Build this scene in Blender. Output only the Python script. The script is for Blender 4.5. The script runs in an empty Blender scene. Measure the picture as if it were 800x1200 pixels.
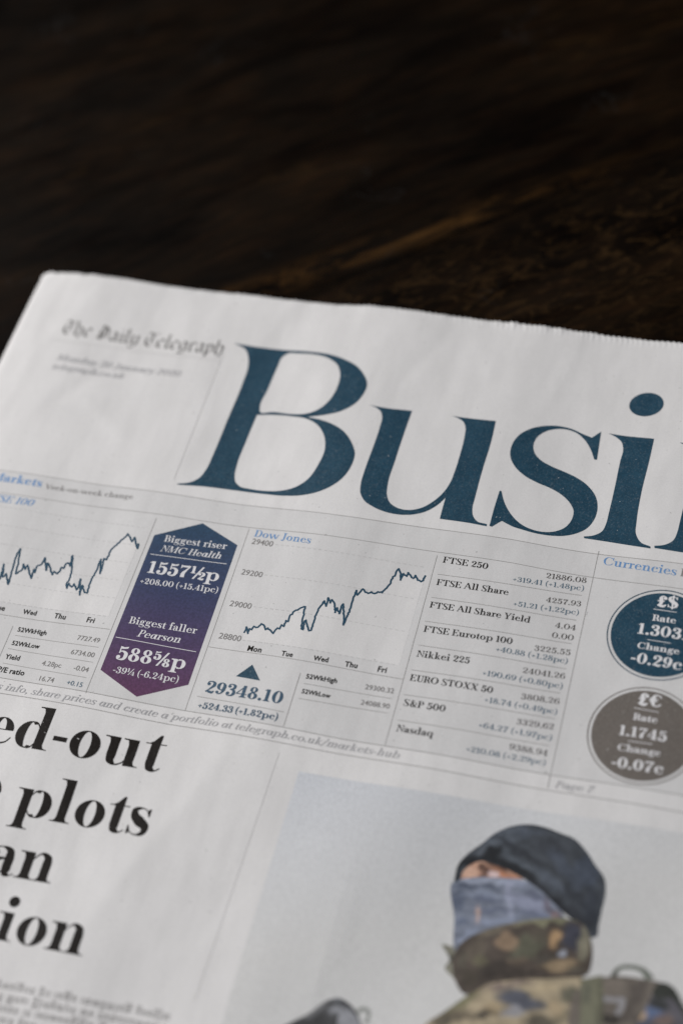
import bpy, math, random
import numpy as np
from mathutils import Vector, Matrix
from mathutils.geometry import delaunay_2d_cdt

random.seed(7)
scene = bpy.context.scene
COL = scene.collection

# ------------------------------------------------------------------ camera
# pose of the lens over the page, solved from the printed rules; metres, page plane is z = 0
S = 0.46
F = 1924.63
R = np.array([[0.9548748, 0.2594766, -0.1445199],
              [0.1295453, -0.8017160, -0.5834976],
              [-0.2672679, 0.5384453, -0.7991524]])
T = np.array([0.0, 0.0, 1.0])
CAM = -R.T @ T * S
cd = bpy.data.cameras.new('camera')
cam = bpy.data.objects.new('camera', cd)
COL.objects.link(cam)
M4 = Matrix.Identity(4)
for i in range(3):
    M4[i][0] = R[0][i]; M4[i][1] = -R[1][i]; M4[i][2] = -R[2][i]; M4[i][3] = CAM[i]
cam.matrix_world = M4
cd.sensor_width = 36; cd.sensor_height = 36; cd.sensor_fit = 'AUTO'
cd.lens = F / 1200 * 36
cd.clip_start = 0.01; cd.clip_end = 50
cd.dof.use_dof = True
cd.dof.focus_distance = 0.964 * S
cd.dof.aperture_fstop = 5.0
cd.dof.aperture_blades = 9
scene.camera = cam

# ------------------------------------------------------------------ world, lamps, exposure
w = bpy.data.worlds.new('World'); scene.world = w; w.use_nodes = True
bg = w.node_tree.nodes['Background']
bg.inputs['Color'].default_value = (0.80, 0.88, 1.0, 1); bg.inputs['Strength'].default_value = 0.03
def area(name, loc, target, sx, sy, power, color):
    l = bpy.data.lights.new(name, 'AREA'); l.shape = 'RECTANGLE'; l.size = sx; l.size_y = sy
    l.energy = power; l.color = color
    o = bpy.data.objects.new(name, l); COL.objects.link(o); o.location = loc
    o.rotation_euler = (Vector(target) - Vector(loc)).to_track_quat('-Z', 'Y').to_euler()
    return o
area('window_light', (-1.2, 0.12, 1.0), (0, 0, 0), 0.85, 0.95, 36.5, (1.0, 0.985, 0.978))
area('room_bounce', (0.9, -1.3, 1.5), (0, 0, 0), 1.6, 1.6, 12, (0.88, 0.94, 1.0))
vs = scene.view_settings
vs.view_transform = 'Standard'; vs.look = 'None'; vs.exposure = 0; vs.gamma = 1

# ------------------------------------------------------------------ helpers
def sl(c):
    return tuple(((x / 255) / 12.92 if x <= 10 else ((x / 255 + 0.055) / 1.055) ** 2.4) for x in c)

def lattice(n, seed):
    return np.random.RandomState(seed).rand(n, n)
_LAT = {s: lattice(64, s) for s in range(12)}
def vnoise(x, y, seed=0):
    L = _LAT[seed % 12]
    xi = np.floor(x).astype(int); yi = np.floor(y).astype(int)
    fx = x - xi; fy = y - yi
    fx = fx * fx * (3 - 2 * fx); fy = fy * fy * (3 - 2 * fy)
    g = lambda a, b: L[a % 64, b % 64]
    return (g(xi, yi) * (1 - fx) + g(xi + 1, yi) * fx) * (1 - fy) + (g(xi, yi + 1) * (1 - fx) + g(xi + 1, yi + 1) * fx) * fy

def surf(x, y):
    """height of the front page over the page plane: slow waves left by handling"""
    x = np.asarray(x, float); y = np.asarray(y, float)
    z = 0.00062 * np.sin(x * 62 + 0.9 + 9 * y) * (0.55 + 0.45 * np.sin(y * 21 + 1.0))
    z = z + 0.00038 * np.sin(x * 128 + 2.1 - 16 * y + 1.3 * np.sin(y * 30))
    z = z + 0.0006 * (vnoise(x * 22 + 31.3, y * 17 + 12.7, 3) - 0.5)
    z = z + 0.0010 * np.exp(-((x + 0.005) / 0.045) ** 2) * np.exp(-((y - 0.0) / 0.08) ** 2)
    for cx, cy, ang, ln, am in CREASES:
        u = (x - cx) * math.cos(ang) + (y - cy) * math.sin(ang); v = -(x - cx) * math.sin(ang) + (y - cy) * math.cos(ang)
        z = z + am * np.exp(-((v + .0006 * np.sin(u * 170)) / .0026) ** 2) * np.exp(-(u / ln) ** 4)
    top = 0.0779 - (x + 0.123) * 0.0148
    d = np.clip((0.010 - (top - y)) / 0.010, 0, 2)
    z = z - 0.0006 * d * d * (0.8 + 0.2 * np.sin(x * 95 + 1))      # the head of the page droops a little
    e = np.clip((0.0032 - (x - PAGE_L)) / 0.0032, 0, 1)
    z = z - 0.0021 * (1 - np.sqrt(np.clip(1 - e * e, 0, 1)))       # the spine rolls down to the table
    return z
CREASES = [(-.092, .034, 1.0, .016, -.00016), (-.080, .022, -.5, .012, .00016), (-.040, .062, 1.35, .02, .00013), (.010, .058, 1.2, .022, -.00012),
           (.052, .060, 1.45, .016, .00012), (-.108, .052, 1.25, .02, .00013), (-.02, -.105, 1.2, .03, .00013), (.012, -.085, .4, .02, -.00011), (-.035, -.085, 1.0, .026, -.00012),
           (.03, -.13, 1.5, .03, .00012), (.085, .03, 1.2, .02, .0001), (-.07, -.03, 1.3, .02, -.0001)]
PAGE_L, PAGE_R, PAGE_B = -0.1236, 0.252, -0.235

CQ = -R.T @ T * S
def pg(px, py=None):
    """photo pixel (800 x 1200) -> point of the page, in metres"""
    P = np.atleast_2d(np.asarray(px if py is None else (px, py), float))
    d = np.c_[(P[:, 0] - 400) / F, (P[:, 1] - 600) / F, np.ones(len(P))] @ R
    z = np.zeros(len(P))
    for _ in range(4):
        s = (z - CQ[2]) / d[:, 2]
        q = CQ + d * s[:, None]
        z = surf(q[:, 0], q[:, 1])
    return q[:, :2]

def link(name, me, mat=None, parent=None):
    o = bpy.data.objects.new(name, me); COL.objects.link(o)
    if mat: me.materials.append(mat)
    if parent: o.parent = parent
    return o

def mesh_obj(name, V, faces, mat, parent=None):
    me = bpy.data.meshes.new(name)
    me.from_pydata([tuple(map(float, v)) for v in V], [], faces)
    me.update()
    return link(name, me, mat, parent)

class Sheet:
    """collects printed shapes lying on the page, then drapes them over it as one mesh"""
    def __init__(self): self.V = []; self.Fc = []; self.n = 0; self.C = []
    def add(self, xy, faces):
        self.V.append(np.asarray(xy, float))
        self.Fc += [tuple(i + self.n for i in f) for f in faces]
        self.n += len(xy)
    def build(self, name, mat, parent, dz, colors=None):
        V = np.concatenate(self.V)
        z = surf(V[:, 0], V[:, 1]) + dz
        # all faces look up
        F2 = []
        for f in self.Fc:
            a, b, c = V[f[0]], V[f[1]], V[f[2]]
            cr = (b[0] - a[0]) * (c[1] - a[1]) - (b[1] - a[1]) * (c[0] - a[0])
            F2.append(f if cr >= 0 else f[::-1])
        o = mesh_obj(name, np.c_[V, z], F2, mat, parent)
        if colors is not None:
            at = o.data.color_attributes.new('ink', 'FLOAT_COLOR', 'POINT')
            c = np.concatenate([colors, np.ones((len(colors), 1))], 1)
            at.data.foreach_set('color', c.ravel().astype(np.float32))
        return o

def cdt(polys, grid=None):
    """union of closed polygons -> (verts, tris); grid adds inner points so the shape can follow the page"""
    vs_, ed = [], []
    for p in polys:
        p = [tuple(q[:2]) for q in p]
        ar = sum(p[i - 1][0] * p[i][1] - p[i][0] * p[i - 1][1] for i in range(len(p)))
        b = len(vs_); vs_ += [Vector((float(x), float(y))) for x, y in (p if ar >= 0 else p[::-1])]
        ed += [(b + i, b + (i + 1) % len(p)) for i in range(len(p))]
    if grid:
        A = np.concatenate([np.asarray(p, float) for p in polys]); lo = A.min(0); hi = A.max(0)
        j = random.Random(3)
        for gx in np.arange(lo[0] + grid / 2, hi[0], grid):
            for gy in np.arange(lo[1] + grid / 2, hi[1], grid):
                vs_.append(Vector((gx + j.uniform(-.1, .1) * grid, gy + j.uniform(-.1, .1) * grid)))
    r = delaunay_2d_cdt(vs_, ed, [], 0, 1e-9)
    V = np.array([(v.x, v.y) for v in r[0]]); tri = np.array([tuple(f) for f in r[2] if len(f) == 3])
    ctr = V[tri].mean(1); hit = np.zeros(len(tri), bool)
    for p in polys:
        q = np.array([a[:2] for a in p], float); ins = np.zeros(len(tri), bool)
        for (xi, yi), (xj, yj) in zip(q, np.roll(q, 1, 0)):
            if yi != yj: ins ^= ((yi > ctr[:, 1]) != (yj > ctr[:, 1])) & (ctr[:, 0] < (xj - xi) * (ctr[:, 1] - yi) / (yj - yi) + xi)
        hit |= ins
    Fc = [tuple(int(i) for i in f) for f in tri[hit]]
    used = sorted({i for f in Fc for i in f}); mp = {u: k for k, u in enumerate(used)}
    return V[used], [tuple(mp[i] for i in f) for f in Fc]

def cdt_holes(outer, holes, grid=None):
    V, Fc = cdt([outer] , grid) if not holes else (None, None)
    if not holes: return V, Fc
    vs_, ed = [], []
    for p in [outer] + holes:
        b = len(vs_); vs_ += [Vector((float(x), float(y))) for x, y in p]
        ed += [(b + i, b + (i + 1) % len(p)) for i in range(len(p))]
    A = np.asarray(outer, float); lo = A.min(0); hi = A.max(0)
    if grid:
        for gx in np.arange(lo[0] + grid / 2, hi[0], grid):
            for gy in np.arange(lo[1] + grid / 2, hi[1], grid):
                vs_.append(Vector((gx, gy)))
    r = delaunay_2d_cdt(vs_, ed, [], 0, 1e-9)
    V = np.array([(v.x, v.y) for v in r[0]])
    keep = []
    for f in r[2]:
        c = V[list(f)].mean(0)
        if inside(outer, c) and not any(inside(h, c) for h in holes): keep.append(tuple(f))
    used = sorted({i for f in keep for i in f}); mp = {u: k for k, u in enumerate(used)}
    return V[used], [tuple(mp[i] for i in f) for f in keep]

def inside(poly, c):
    n = len(poly); r = False; j = n - 1
    for i in range(n):
        xi, yi = poly[i]; xj, yj = poly[j]
        if (yi > c[1]) != (yj > c[1]) and c[0] < (xj - xi) * (c[1] - yi) / (yj - yi) + xi: r = not r
        j = i
    return r

def smooth(pts, n=6, closed=True):
    """Catmull-Rom through points; a third value 1 marks a corner"""
    P = [np.array(p[:2], float) for p in pts]; K = [len(p) > 2 and p[2] for p in pts]
    N = len(P); out = []
    for i in range(N if closed else N - 1):
        p1, p2 = P[i], P[(i + 1) % N]
        p0 = P[i - 1] if (closed or i > 0) else p1
        p3 = P[(i + 2) % N] if (closed or i + 2 < N) else p2
        L = np.linalg.norm(p2 - p1) + 1e-12
        def tang(a, b, c):     # tangent at b, centripetal-like
            d1 = np.linalg.norm(b - a) + 1e-12; d2 = np.linalg.norm(c - b) + 1e-12
            return ((b - a) / d1 * d2 + (c - b) / d2 * d1) / (d1 + d2)
        c1 = bool(K[i]) or (not closed and i == 0); c2 = bool(K[(i + 1) % N]) or (not closed and i == N - 2)
        t1 = (p2 - p1) / L if c1 else tang(p0, p1, p2)
        t2 = (p2 - p1) / L if c2 else tang(p1, p2, p3)
        for k in range(n):
            t = k / n
            out.append((2 * t**3 - 3 * t**2 + 1) * p1 + (t**3 - 2 * t**2 + t) * t1 * L
                       + (-2 * t**3 + 3 * t**2) * p2 + (t**3 - t**2) * t2 * L)
    if not closed: out.append(P[-1])
    return np.array(out)

# ------------------------------------------------------------------ the newspaper's own typeface (a modern face drawn from strokes)
XH, CAP, ASC, DSC = 0.46, 0.70, 0.74, -0.22
class Pen:
    def __init__(s, T, h): s.T = T; s.h = h; s.P = []; s.ser = 0.055 + T * 0.25
    def poly(s, *p): s.P.append([tuple(q) for q in p])
    def rect(s, x0, y0, x1, y1): s.poly((x0, y0), (x1, y0), (x1, y1), (x0, y1))
    def foot(s, x, y, l=1, r=1, w=None):          # hairline slab with brackets under a stem whose left side is x
        w = w or s.T; e = s.ser; b = e * 0.75; h = s.h
        x0 = x - e * l; x1 = x + w + e * r
        s.rect(x0, y, x1, y + h)
        s.poly((x - b * .8 * l, y + h * .9), (x + w + b * .8 * r, y + h * .9), (x + w + b * .25 * r, y + h + b * .3), (x + w, y + h + b), (x, y + h + b), (x - b * .25 * l, y + h + b * .3))
    def head(s, x, y, l=1, r=1, w=None):
        w = w or s.T; e = s.ser; b = e * 0.75; h = s.h
        s.rect(x - e * l, y - h, x + w + e * r, y)
        s.poly((x - b * .8 * l, y - h * .9), (x - b * .25 * l, y - h - b * .3), (x, y - h - b), (x + w, y - h - b), (x + w + b * .25 * r, y - h - b * .3), (x + w + b * .8 * r, y - h * .9))
    def flag(s, x, y):                            # lower-case stem head
        e = s.ser * 1.1; h = s.h
        s.poly((x - e, y), (x + s.T, y), (x + s.T, y - h * 2), (x, y - e), (x - e * .25, y - h * 1.6), (x - e, y - h * 1.1))
    def stem(s, x, y0, y1, w=None): s.rect(x, y0, x + (w or s.T), y1)
    def ring(s, cx, cy, rx, ry, t=None, h=None, a0=0, a1=360, n=30):
        t = s.T * 1.08 if t is None else t; h = s.h if h is None else h
        A = np.radians(np.linspace(a0, a1, max(6, int(n * abs(a1 - a0) / 360)) + 1))
        o = [(cx + rx * math.cos(a), cy + ry * math.sin(a)) for a in A]
        i = [(cx + (rx - t) * math.cos(a), cy + (ry - h) * math.sin(a)) for a in A]
        for k in range(len(A) - 1): s.poly(o[k], o[k + 1], i[k + 1], i[k])
    def spl(s, *pts, n=7):
        q = smooth([p[:2] for p in pts], n, False)
        wd = np.interp(np.arange(len(q)) / n, np.arange(len(pts)), [p[2] for p in pts])
        d = np.gradient(q, axis=0); d /= np.linalg.norm(d, axis=1)[:, None] + 1e-12
        nn = np.c_[-d[:, 1], d[:, 0]] * wd[:, None] / 2
        a, b = q + nn, q - nn
        for k in range(len(q) - 1): s.poly(a[k], a[k + 1], b[k + 1]); s.poly(a[k], b[k + 1], b[k])
    def ball(s, x, y, r): s.poly(*[(x + r * math.cos(a), y + r * math.sin(a)) for a in np.linspace(0, 2 * math.pi, 14, endpoint=False)])
    def diag(s, x0, y0, x1, y1, w): s.poly((x0 - w / 2, y0), (x0 + w / 2, y0), (x1 + w / 2, y1), (x1 - w / 2, y1))

def glyph(ch, T, h, it=False):
    """outline polygons and advance width"""
    g = Pen(T, h); X = XH; t = T * 1.08; e = g.ser; B = 0.05; d = T - 0.09   # extra weight widens
    o_ = 0.008
    L = e + 0.012            # left of first stem
    if ch == ' ': return [], 0.23
    if ch == 'o':
        rx = .215 + d * .55; g.ring(.03 + rx, X / 2, rx, X / 2 + o_, t); return g.P, 2 * rx + .06
    if ch in 'bpdq':
        asc = ch in 'bd'; rx = .185 + d * .55
        if ch in 'bp':
            x = L; cx = x + T * .55 + rx
            g.ring(cx, X / 2, rx, X / 2 + o_, t, None, -125, 125)
            g.spl((x + T * .8, X * .72, h), (cx - rx * .3, X - h * .3, h * 1.2), (cx, X + o_ - h / 2, h))
            g.spl((x + T * .8, X * .28, h), (cx - rx * .3, h * .3, h * 1.2), (cx, -o_ + h / 2, h))
            if asc: g.stem(x, 0, ASC); g.flag(x, ASC)
            else: g.stem(x, DSC, X); g.flag(x, X); g.foot(x, DSC)
            return g.P, cx + rx + .03
        cx = .03 + rx; x = cx + rx - T * .55
        g.ring(cx, X / 2, rx, X / 2 + o_, t, None, 55, 305)
        g.spl((x + T * .2, X * .72, h), (cx + rx * .3, X - h * .3, h * 1.2), (cx, X + o_ - h / 2, h))
        g.spl((x + T * .2, X * .28, h), (cx + rx * .3, h * .3, h * 1.2), (cx, -o_ + h / 2, h))
        if asc:
            g.stem(x, 0, ASC); g.flag(x, ASC); g.foot(x, 0, 0, 1); return g.P, x + T + e + .012
        g.stem(x, DSC, X); g.foot(x, DSC); return g.P, x + T + e + .012
    if ch == 'a' and it:
        rx = .18 + d * .55; cx = .03 + rx; x = cx + rx - T * .6
        g.ring(cx, X / 2, rx, X / 2 + o_, t * .95, None)
        g.stem(x, .05, X); g.spl((x + T / 2, .1, T), (x + T * .75, .02, T * .6), (x + T + .07, .06, h))
        return g.P, x + T + .06
    if ch == 'a':
        xs = .24 + d * .7
        g.ball(.075 + T * .1, X - .12, T * .52)
        g.spl((.055, X - .11, h), (.09, X - .035, h), (.2, X + o_ - h / 2, h * 1.2), (xs + T * .38, X - .06, T * .8), (xs + T / 2, X - .16, T), (xs + T / 2, .12, T), (xs + T * .6, .03, T * .8), (xs + T + .01, h / 2, h), (xs + T + .07, .05, h))
        g.spl((xs + T * .3, X * .62, h), (.15, X * .5, t * .5), (.03 + t / 2, X * .26, t), (.085 + t * .3, .03, t * .7), (.16 + t * .3, h / 2 - o_, h), (xs + T * .3, .1, h))
        return g.P, xs + T + .075
    if ch == 'c':
        rx = .19 + d * .5; cx = .03 + rx
        g.ring(cx, X / 2, rx, X / 2 + o_, t, None, 70, 300)
        g.ball(cx + rx * .62, X - .115, T * .55)
        g.spl((cx, X + o_ - h / 2, h), (cx + rx * .55, X - .02, h * 1.3), (cx + rx * .92, X - .1, h))
        g.spl((cx + rx * .4, .02, h * 1.5), (cx + rx * .95, .11, h))
        return g.P, cx + rx + .035
    if ch == 'e':
        rx = .2 + d * .5; cx = .03 + rx
        g.ring(cx, X / 2, rx, X / 2 + o_, t, None, 60, 300)
        g.ring(cx, X / 2, rx, X / 2 + o_, t * .92, None, 6, 62)
        g.rect(cx - rx + T * .5, X * .53, cx + rx - .012, X * .53 + h)
        g.spl((cx + rx * .35, .012, h * 1.8), (cx + rx * .7, .045, h * 1.4), (cx + rx * .98, .13, h))
        return g.P, 2 * rx + .055
    if ch == 'f':
        x = L; g.stem(x, 0, .6); g.foot(x, 0, 1, 1); g.rect(x - e, X - h, x + T + .09, X)
        g.spl((x + T / 2, .58, T), (x + T * .6, .68, T * .8), (x + T + .05, ASC - h / 2, h), (x + T + .12, ASC - .03, h))
        g.ball(x + T + .09, ASC - .07, T * .5); return g.P, x + T + .12
    if ch == 'g':
        rx = .15 + d * .4; cx = .045 + rx
        g.ring(cx, .31, rx, .155, t * .9); g.ball(cx + rx + .055, X - .01, T * .42)
        g.spl((cx + rx * .6, .42, h), (cx + rx + .05, X - .01, h))
        g.spl((cx - rx * .55, .19, h), (.075, .12, T * .5), (.12, .055, T * .75), (.25, .04, T * .9), (.37 + d, -.03, T * .8), (.36 + d, -.13, h * 1.5), (.2, DSC + h / 2, h * 1.2), (.06, -.16, T * .4), (.05, -.09, h * 1.3), (.11, .05, h))
        return g.P, cx + rx + .11
    if ch in 'hnmr':
        x = L; g.stem(x, 0, ASC if ch == 'h' else X); g.flag(x, ASC if ch == 'h' else X); g.foot(x, 0)
        if ch == 'r':
            g.spl((x + T * .6, X * .6, h), (x + T + .04, X - .05, h), (x + T + .11, X - h / 2, h * 1.5))
            g.ball(x + T + .115, X - T * .5, T * .52); return g.P, x + T + .17
        wd = .21 + d * .5
        for k in range(2 if ch == 'm' else 1):
            x2 = x + wd + T * .5
            g.stem(x2, 0, X * .7); g.foot(x2, 0)
            g.spl((x + T * .7, X * .62, h), (x + T + .05, X * .9, h * 1.2), (x + T + wd * .42, X + o_ - h * .6, h * 1.7), (x2 + T * .42, X * .86, T * .85), (x2 + T / 2, X * .66, T))
            x = x2
        return g.P, x + T + e + .012
    if ch in 'il':
        x = L; g.stem(x, 0, X if ch == 'i' else ASC); g.flag(x, X if ch == 'i' else ASC); g.foot(x, 0)
        if ch == 'i': g.ball(x + T / 2, .645, .035 + T * .38)
        return g.P, x + T + e + .012
    if ch == 'k':
        x = L; g.stem(x, 0, ASC); g.flag(x, ASC); g.foot(x, 0)
        g.diag(x + T * .8, X * .42, x + T + .2, X - h, h * 1.4); g.rect(x + T + .11, X - h, x + T + .28, X)
        g.diag(x + T + .075, X * .55, x + T + .21, h, T); g.rect(x + T + .1, 0, x + T + .33, h)
        return g.P, x + T + .33
    if ch == 's':
        k = d * .5
        g.spl((.31 + k, X * .78, h), (.27 + k, X - .04, h), (.19 + k * .5, X + o_ - h / 2, h * 1.2), (.09, X - .05, t * .6), (.085 + t * .12, X * .71, t * .8), (.19 + k * .5, X * .51, t * 1.05), (.3 + k, X * .3, t * .8), (.29 + k, .05, t * .55), (.19 + k * .5, -o_ + h / 2, h * 1.2), (.1, .04, h), (.05, X * .25, h))
        g.poly((.3 + k, X), (.325 + k, X), (.325 + k, X * .69), (.31 + k, X * .69), (.265 + k, X * .88))
        g.poly((.04, 0), (.06, 0), (.1, X * .1), (.055, X * .32), (.04, X * .32))
        return g.P, .37 + k * 1.2
    if ch == 't':
        x = L - .01; g.stem(x, .1, X); g.rect(x - e, X - h, x + T + .1, X)
        g.poly((x - e * .6, X - h), (x + T, X - h), (x + T, .61), (x + T * .75, .61), (x + T * .2, X + .04))
        g.spl((x + T / 2, .13, T), (x + T * .62, .04, T * .85), (x + T + .04, h / 2 - o_, h * 1.3), (x + T + .11, .05, h))
        return g.P, x + T + .115
    if ch == 'u':
        x = L; wd = .2 + d * .5; x2 = x + wd + T * .5
        g.stem(x, X * .3, X); g.flag(x, X); g.stem(x2, 0, X); g.flag(x2, X); g.foot(x2, 0, 0, 1)
        g.spl((x + T / 2, X * .34, T), (x + T * .58, X * .13, T * .85), (x + T + wd * .1, h * .6 - o_, h * 1.7), (x2 - .03, X * .1, h * 1.2), (x2 + T * .3, X * .36, h))
        return g.P, x2 + T + e + .012
    if ch in 'vwyA' or ch in 'VWY' or ch == 'X':
        Yh = X if ch in 'vwy' else CAP
        k = .17 + d * .3 if ch in 'vwy' else .235 + d * .3
        if ch == 'A':
            x0 = .05; ap = x0 + k + .02
            g.diag(x0 + .03, h, ap, CAP, h * 1.3); g.diag(ap + k + T * .2, h, ap - T * .1, CAP, T * 1.1)
            g.rect(x0 + k * .45, .22, ap + k * .62, .22 + h); g.rect(x0 - .04, 0, x0 + .11, h); g.rect(ap + k - T * .7, 0, ap + k + T * .2 + .1, h)
            return g.P, ap + k + T * .2 + .1
        if ch == 'X':
            g.diag(.08 + T / 2, CAP - h, .42 + T / 2, h, T * 1.15); g.diag(.5 + T * .3, CAP - h, .1, h, h * 1.4)
            g.rect(.0, CAP - h, .2 + T, CAP); g.rect(.4, CAP - h, .6, CAP); g.rect(.02, 0, .2, h); g.rect(.34, 0, .58 + T * .5, h)
            return g.P, .6 + T * .3
        if ch == 'Y':
            cx = .3; g.stem(cx - T / 2, 0, .32); g.foot(cx - T / 2, 0)
            g.diag(.09 + T * .3, CAP - h, cx, .3, T * 1.1); g.diag(.54, CAP - h, cx + T * .3, .3, h * 1.5)
            g.rect(0, CAP - h, .2 + T * .6, CAP); g.rect(.44, CAP - h, .64, CAP); return g.P, .64
        x = .06 + T * .3; n_ = 2 if ch == 'w' else 1; yb = 0
        for q in range(n_):
            g.diag(x, Yh - h, x + k, yb, T * 1.08); g.diag(x + 2 * k - T * .25, Yh - h, x + k + T * .2, yb, h * 1.5)
            g.rect(x - T * .5 - .05, Yh - h, x + T * .5 + .06, Yh)
            if q == n_ - 1: g.rect(x + 2 * k - T * .25 - .07, Yh - h, x + 2 * k - T * .25 + .07, Yh)
            if ch == 'y':
                g.spl((x + k + T * .2, yb + .02, h * 1.4), (x + k - .04, -.14, h * 1.5), (x + k - .13, DSC + h, h * 1.5)); g.ball(x + k - .15, DSC + T * .5, T * .48)
            x += 2 * k - T * .25
        return g.P, x + .075
    # capitals
    if ch in 'BDPREFHL':
        x = L; g.stem(x, 0, CAP); g.head(x, CAP, 1, 1 if ch == 'H' else 0); g.foot(x, 0, 1, 0 if ch in 'BDE' else 1)
        if ch == 'D':
            rx = .26 + d * .5; cx = x + T + .12
            g.ring(cx, CAP / 2, rx, CAP / 2, T * 1.1, h, -90, 90); g.rect(x + T * .5, 0, cx, h); g.rect(x + T * .5, CAP - h, cx, CAP); return g.P, cx + rx + .035
        if ch == 'B':
            cx = x + T + .1; g.ring(cx, CAP * .745, .15 + d * .5, CAP * .255, T, h, -90, 90); g.ring(cx + .02, CAP * .26, .18 + d * .5, CAP * .26, T * 1.08, h, -90, 90)
            for y in (0, CAP - h, CAP * .51 - h): g.rect(x + T * .5, y, cx + .02, y + h)
            return g.P, cx + .235 + d * .5
        if ch in 'PR':
            cx = x + T + .1; g.ring(cx, CAP * .73, .17 + d * .5, CAP * .27, T, h, -90, 90)
            for y in (CAP - h, CAP * .46): g.rect(x + T * .5, y, cx, y + h)
            if ch == 'P': return g.P, cx + .2 + d * .5
            g.spl((cx - .02, CAP * .47, h * 2), (cx + .1 + d * .3, CAP * .38, T * .9), (cx + .13 + d * .4, .1, T), (cx + .19 + d * .5, h / 2, h * 1.2), (cx + .25 + d * .5, .06, h))
            return g.P, cx + .25 + d * .5
        if ch == 'H':
            x2 = x + T + .26; g.stem(x2, 0, CAP); g.head(x2, CAP); g.foot(x2, 0); g.rect(x + T * .5, CAP * .5, x2 + T * .5, CAP * .5 + h); return g.P, x2 + T + e + .012
        w = .29 + d * .4
        g.rect(x + T * .5, CAP - h, x + T + w, CAP); g.poly((x + T + w, CAP), (x + T + w, CAP - .19), (x + T + w - h * .9, CAP - .19), (x + T + w - .1, CAP - h))
        g.rect(x + T * .5, CAP * .49, x + T + w * .62, CAP * .49 + h); g.poly((x + T + w * .62, CAP * .49 + h / 2 - .09), (x + T + w * .62, CAP * .49 + h / 2 + .09), (x + T + w * .62 - h, CAP * .49 + h / 2 + .09), (x + T + w * .4, CAP * .49 + h / 2), (x + T + w * .62 - h, CAP * .49 + h / 2 - .09))
        if ch == 'E':
            w += .03; g.rect(x + T * .5, 0, x + T + w, h); g.poly((x + T + w, 0), (x + T + w, .2), (x + T + w - h * .9, .2), (x + T + w - .11, h))
        return g.P, x + T + w + .03
    if ch in 'COS' or ch == 'Q':
        if ch == 'S':
            k = d * .6; X2 = CAP
            g.spl((.4 + k, X2 * .76, h), (.36 + k, X2 - .06, h), (.24 + k * .5, X2 + o_ - h / 2, h * 1.2), (.11, X2 - .08, t * .6), (.1 + t * .1, X2 * .72, t * .85), (.24 + k * .5, X2 * .52, t * 1.1), (.39 + k, X2 * .3, t * .9), (.37 + k, .07, t * .6), (.24 + k * .5, -o_ + h / 2, h * 1.2), (.11, .06, h), (.055, X2 * .27, h))
            g.poly((.39 + k, X2), (.415 + k, X2), (.415 + k, X2 * .7), (.4 + k, X2 * .7), (.35 + k, X2 * .9))
            g.poly((.045, 0), (.065, 0), (.11, X2 * .1), (.06, X2 * .32), (.045, X2 * .32))
            return g.P, .47 + k * 1.2
        rx = .31 + d * .4; cx = .035 + rx
        if ch == 'C':
            g.ring(cx, CAP / 2, rx, CAP / 2 + o_, T * 1.1, h, 60, 300)
            g.spl((cx + rx * .45, CAP - .035, h * 2), (cx + rx * .78, CAP * .82, h * 1.2), (cx + rx * .88, CAP * .68, h)); g.poly((cx + rx * .86, CAP), (cx + rx * .93, CAP), (cx + rx * .93, CAP * .66), (cx + rx * .88, CAP * .66), (cx + rx * .7, CAP * .88))
            g.spl((cx + rx * .45, .035, h * 2), (cx + rx * .78, .12, h * 1.3), (cx + rx * .95, CAP * .3, h)); return g.P, cx + rx + .02
        g.ring(cx, CAP / 2, rx, CAP / 2 + o_, T * 1.15); return g.P, 2 * rx + .07
    if ch == 'T':
        x = .3 - T / 2; g.stem(x, 0, CAP); g.foot(x, 0); g.rect(.03, CAP - h, .57, CAP)
        g.poly((.03, CAP), (.03, CAP - .2), (.03 + h * .9, CAP - .2), (.14, CAP - h)); g.poly((.57, CAP), (.57, CAP - .2), (.57 - h * .9, CAP - .2), (.46, CAP - h)); return g.P, .6
    if ch == 'J':
        x = .14; g.stem(x, .1, CAP); g.head(x, CAP); g.spl((x + T / 2, .14, T), (x + T * .4, .02, T * .7), (x - .04, -.08, h * 1.4), (x - .1, -.05, h)); g.ball(x - .09, -.02, T * .5); return g.P, x + T + e + .015
    if ch == 'U':
        x = L; x2 = x + T + .27; g.stem(x, .2, CAP); g.head(x, CAP); g.stem(x2, .2, CAP, h * 1.3); g.head(x2 - T * .3, CAP, 1, 1, T * .6)
        g.spl((x + T / 2, .22, T), (x + T * .7, .07, T * .8), (x + T + .1, -o_ + h / 2, h * 1.5), (x2 - .03, .06, h * 1.3), (x2 + h * .6, .22, h * 1.3)); return g.P, x2 + e + .03
    if ch == 'N':
        x = L; x2 = x + .4 + d * .6; g.stem(x, 0, CAP, h * 1.2); g.foot(x - T * .2, 0, 1, 1, T * .5); g.stem(x2, 0, CAP, h * 1.2); g.head(x2 - T * .2, CAP, 1, 1, T * .5)
        g.poly((x - e, CAP), (x + T * .95, CAP), (x2 + h * 1.2, 0), (x2 + h * 1.2 - T * .25, 0), (x, CAP - .06), (x, CAP - h), (x - e, CAP - h)); return g.P, x2 + e + .04
    if ch == 'M':
        x = L; x2 = x + .5 + d * .6; g.stem(x, 0, CAP, h * 1.2); g.foot(x - T * .2, 0, 1, 1, T * .5); g.stem(x2, 0, CAP); g.foot(x2, 0); g.head(x2, CAP, 0, 1); g.rect(x - e, CAP - h, x + T * .5, CAP)
        g.poly((x, CAP), (x + T * 1.05, CAP), (x + .27 + d * .4, .1), (x + .21 + d * .3, 0)); g.poly((x2, CAP), (x2 + T * .3, CAP), (x + .24 + d * .3, 0), (x + .215 + d * .3, .02)); return g.P, x2 + T + e + .012
    # figures
    N_ = .68
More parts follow.
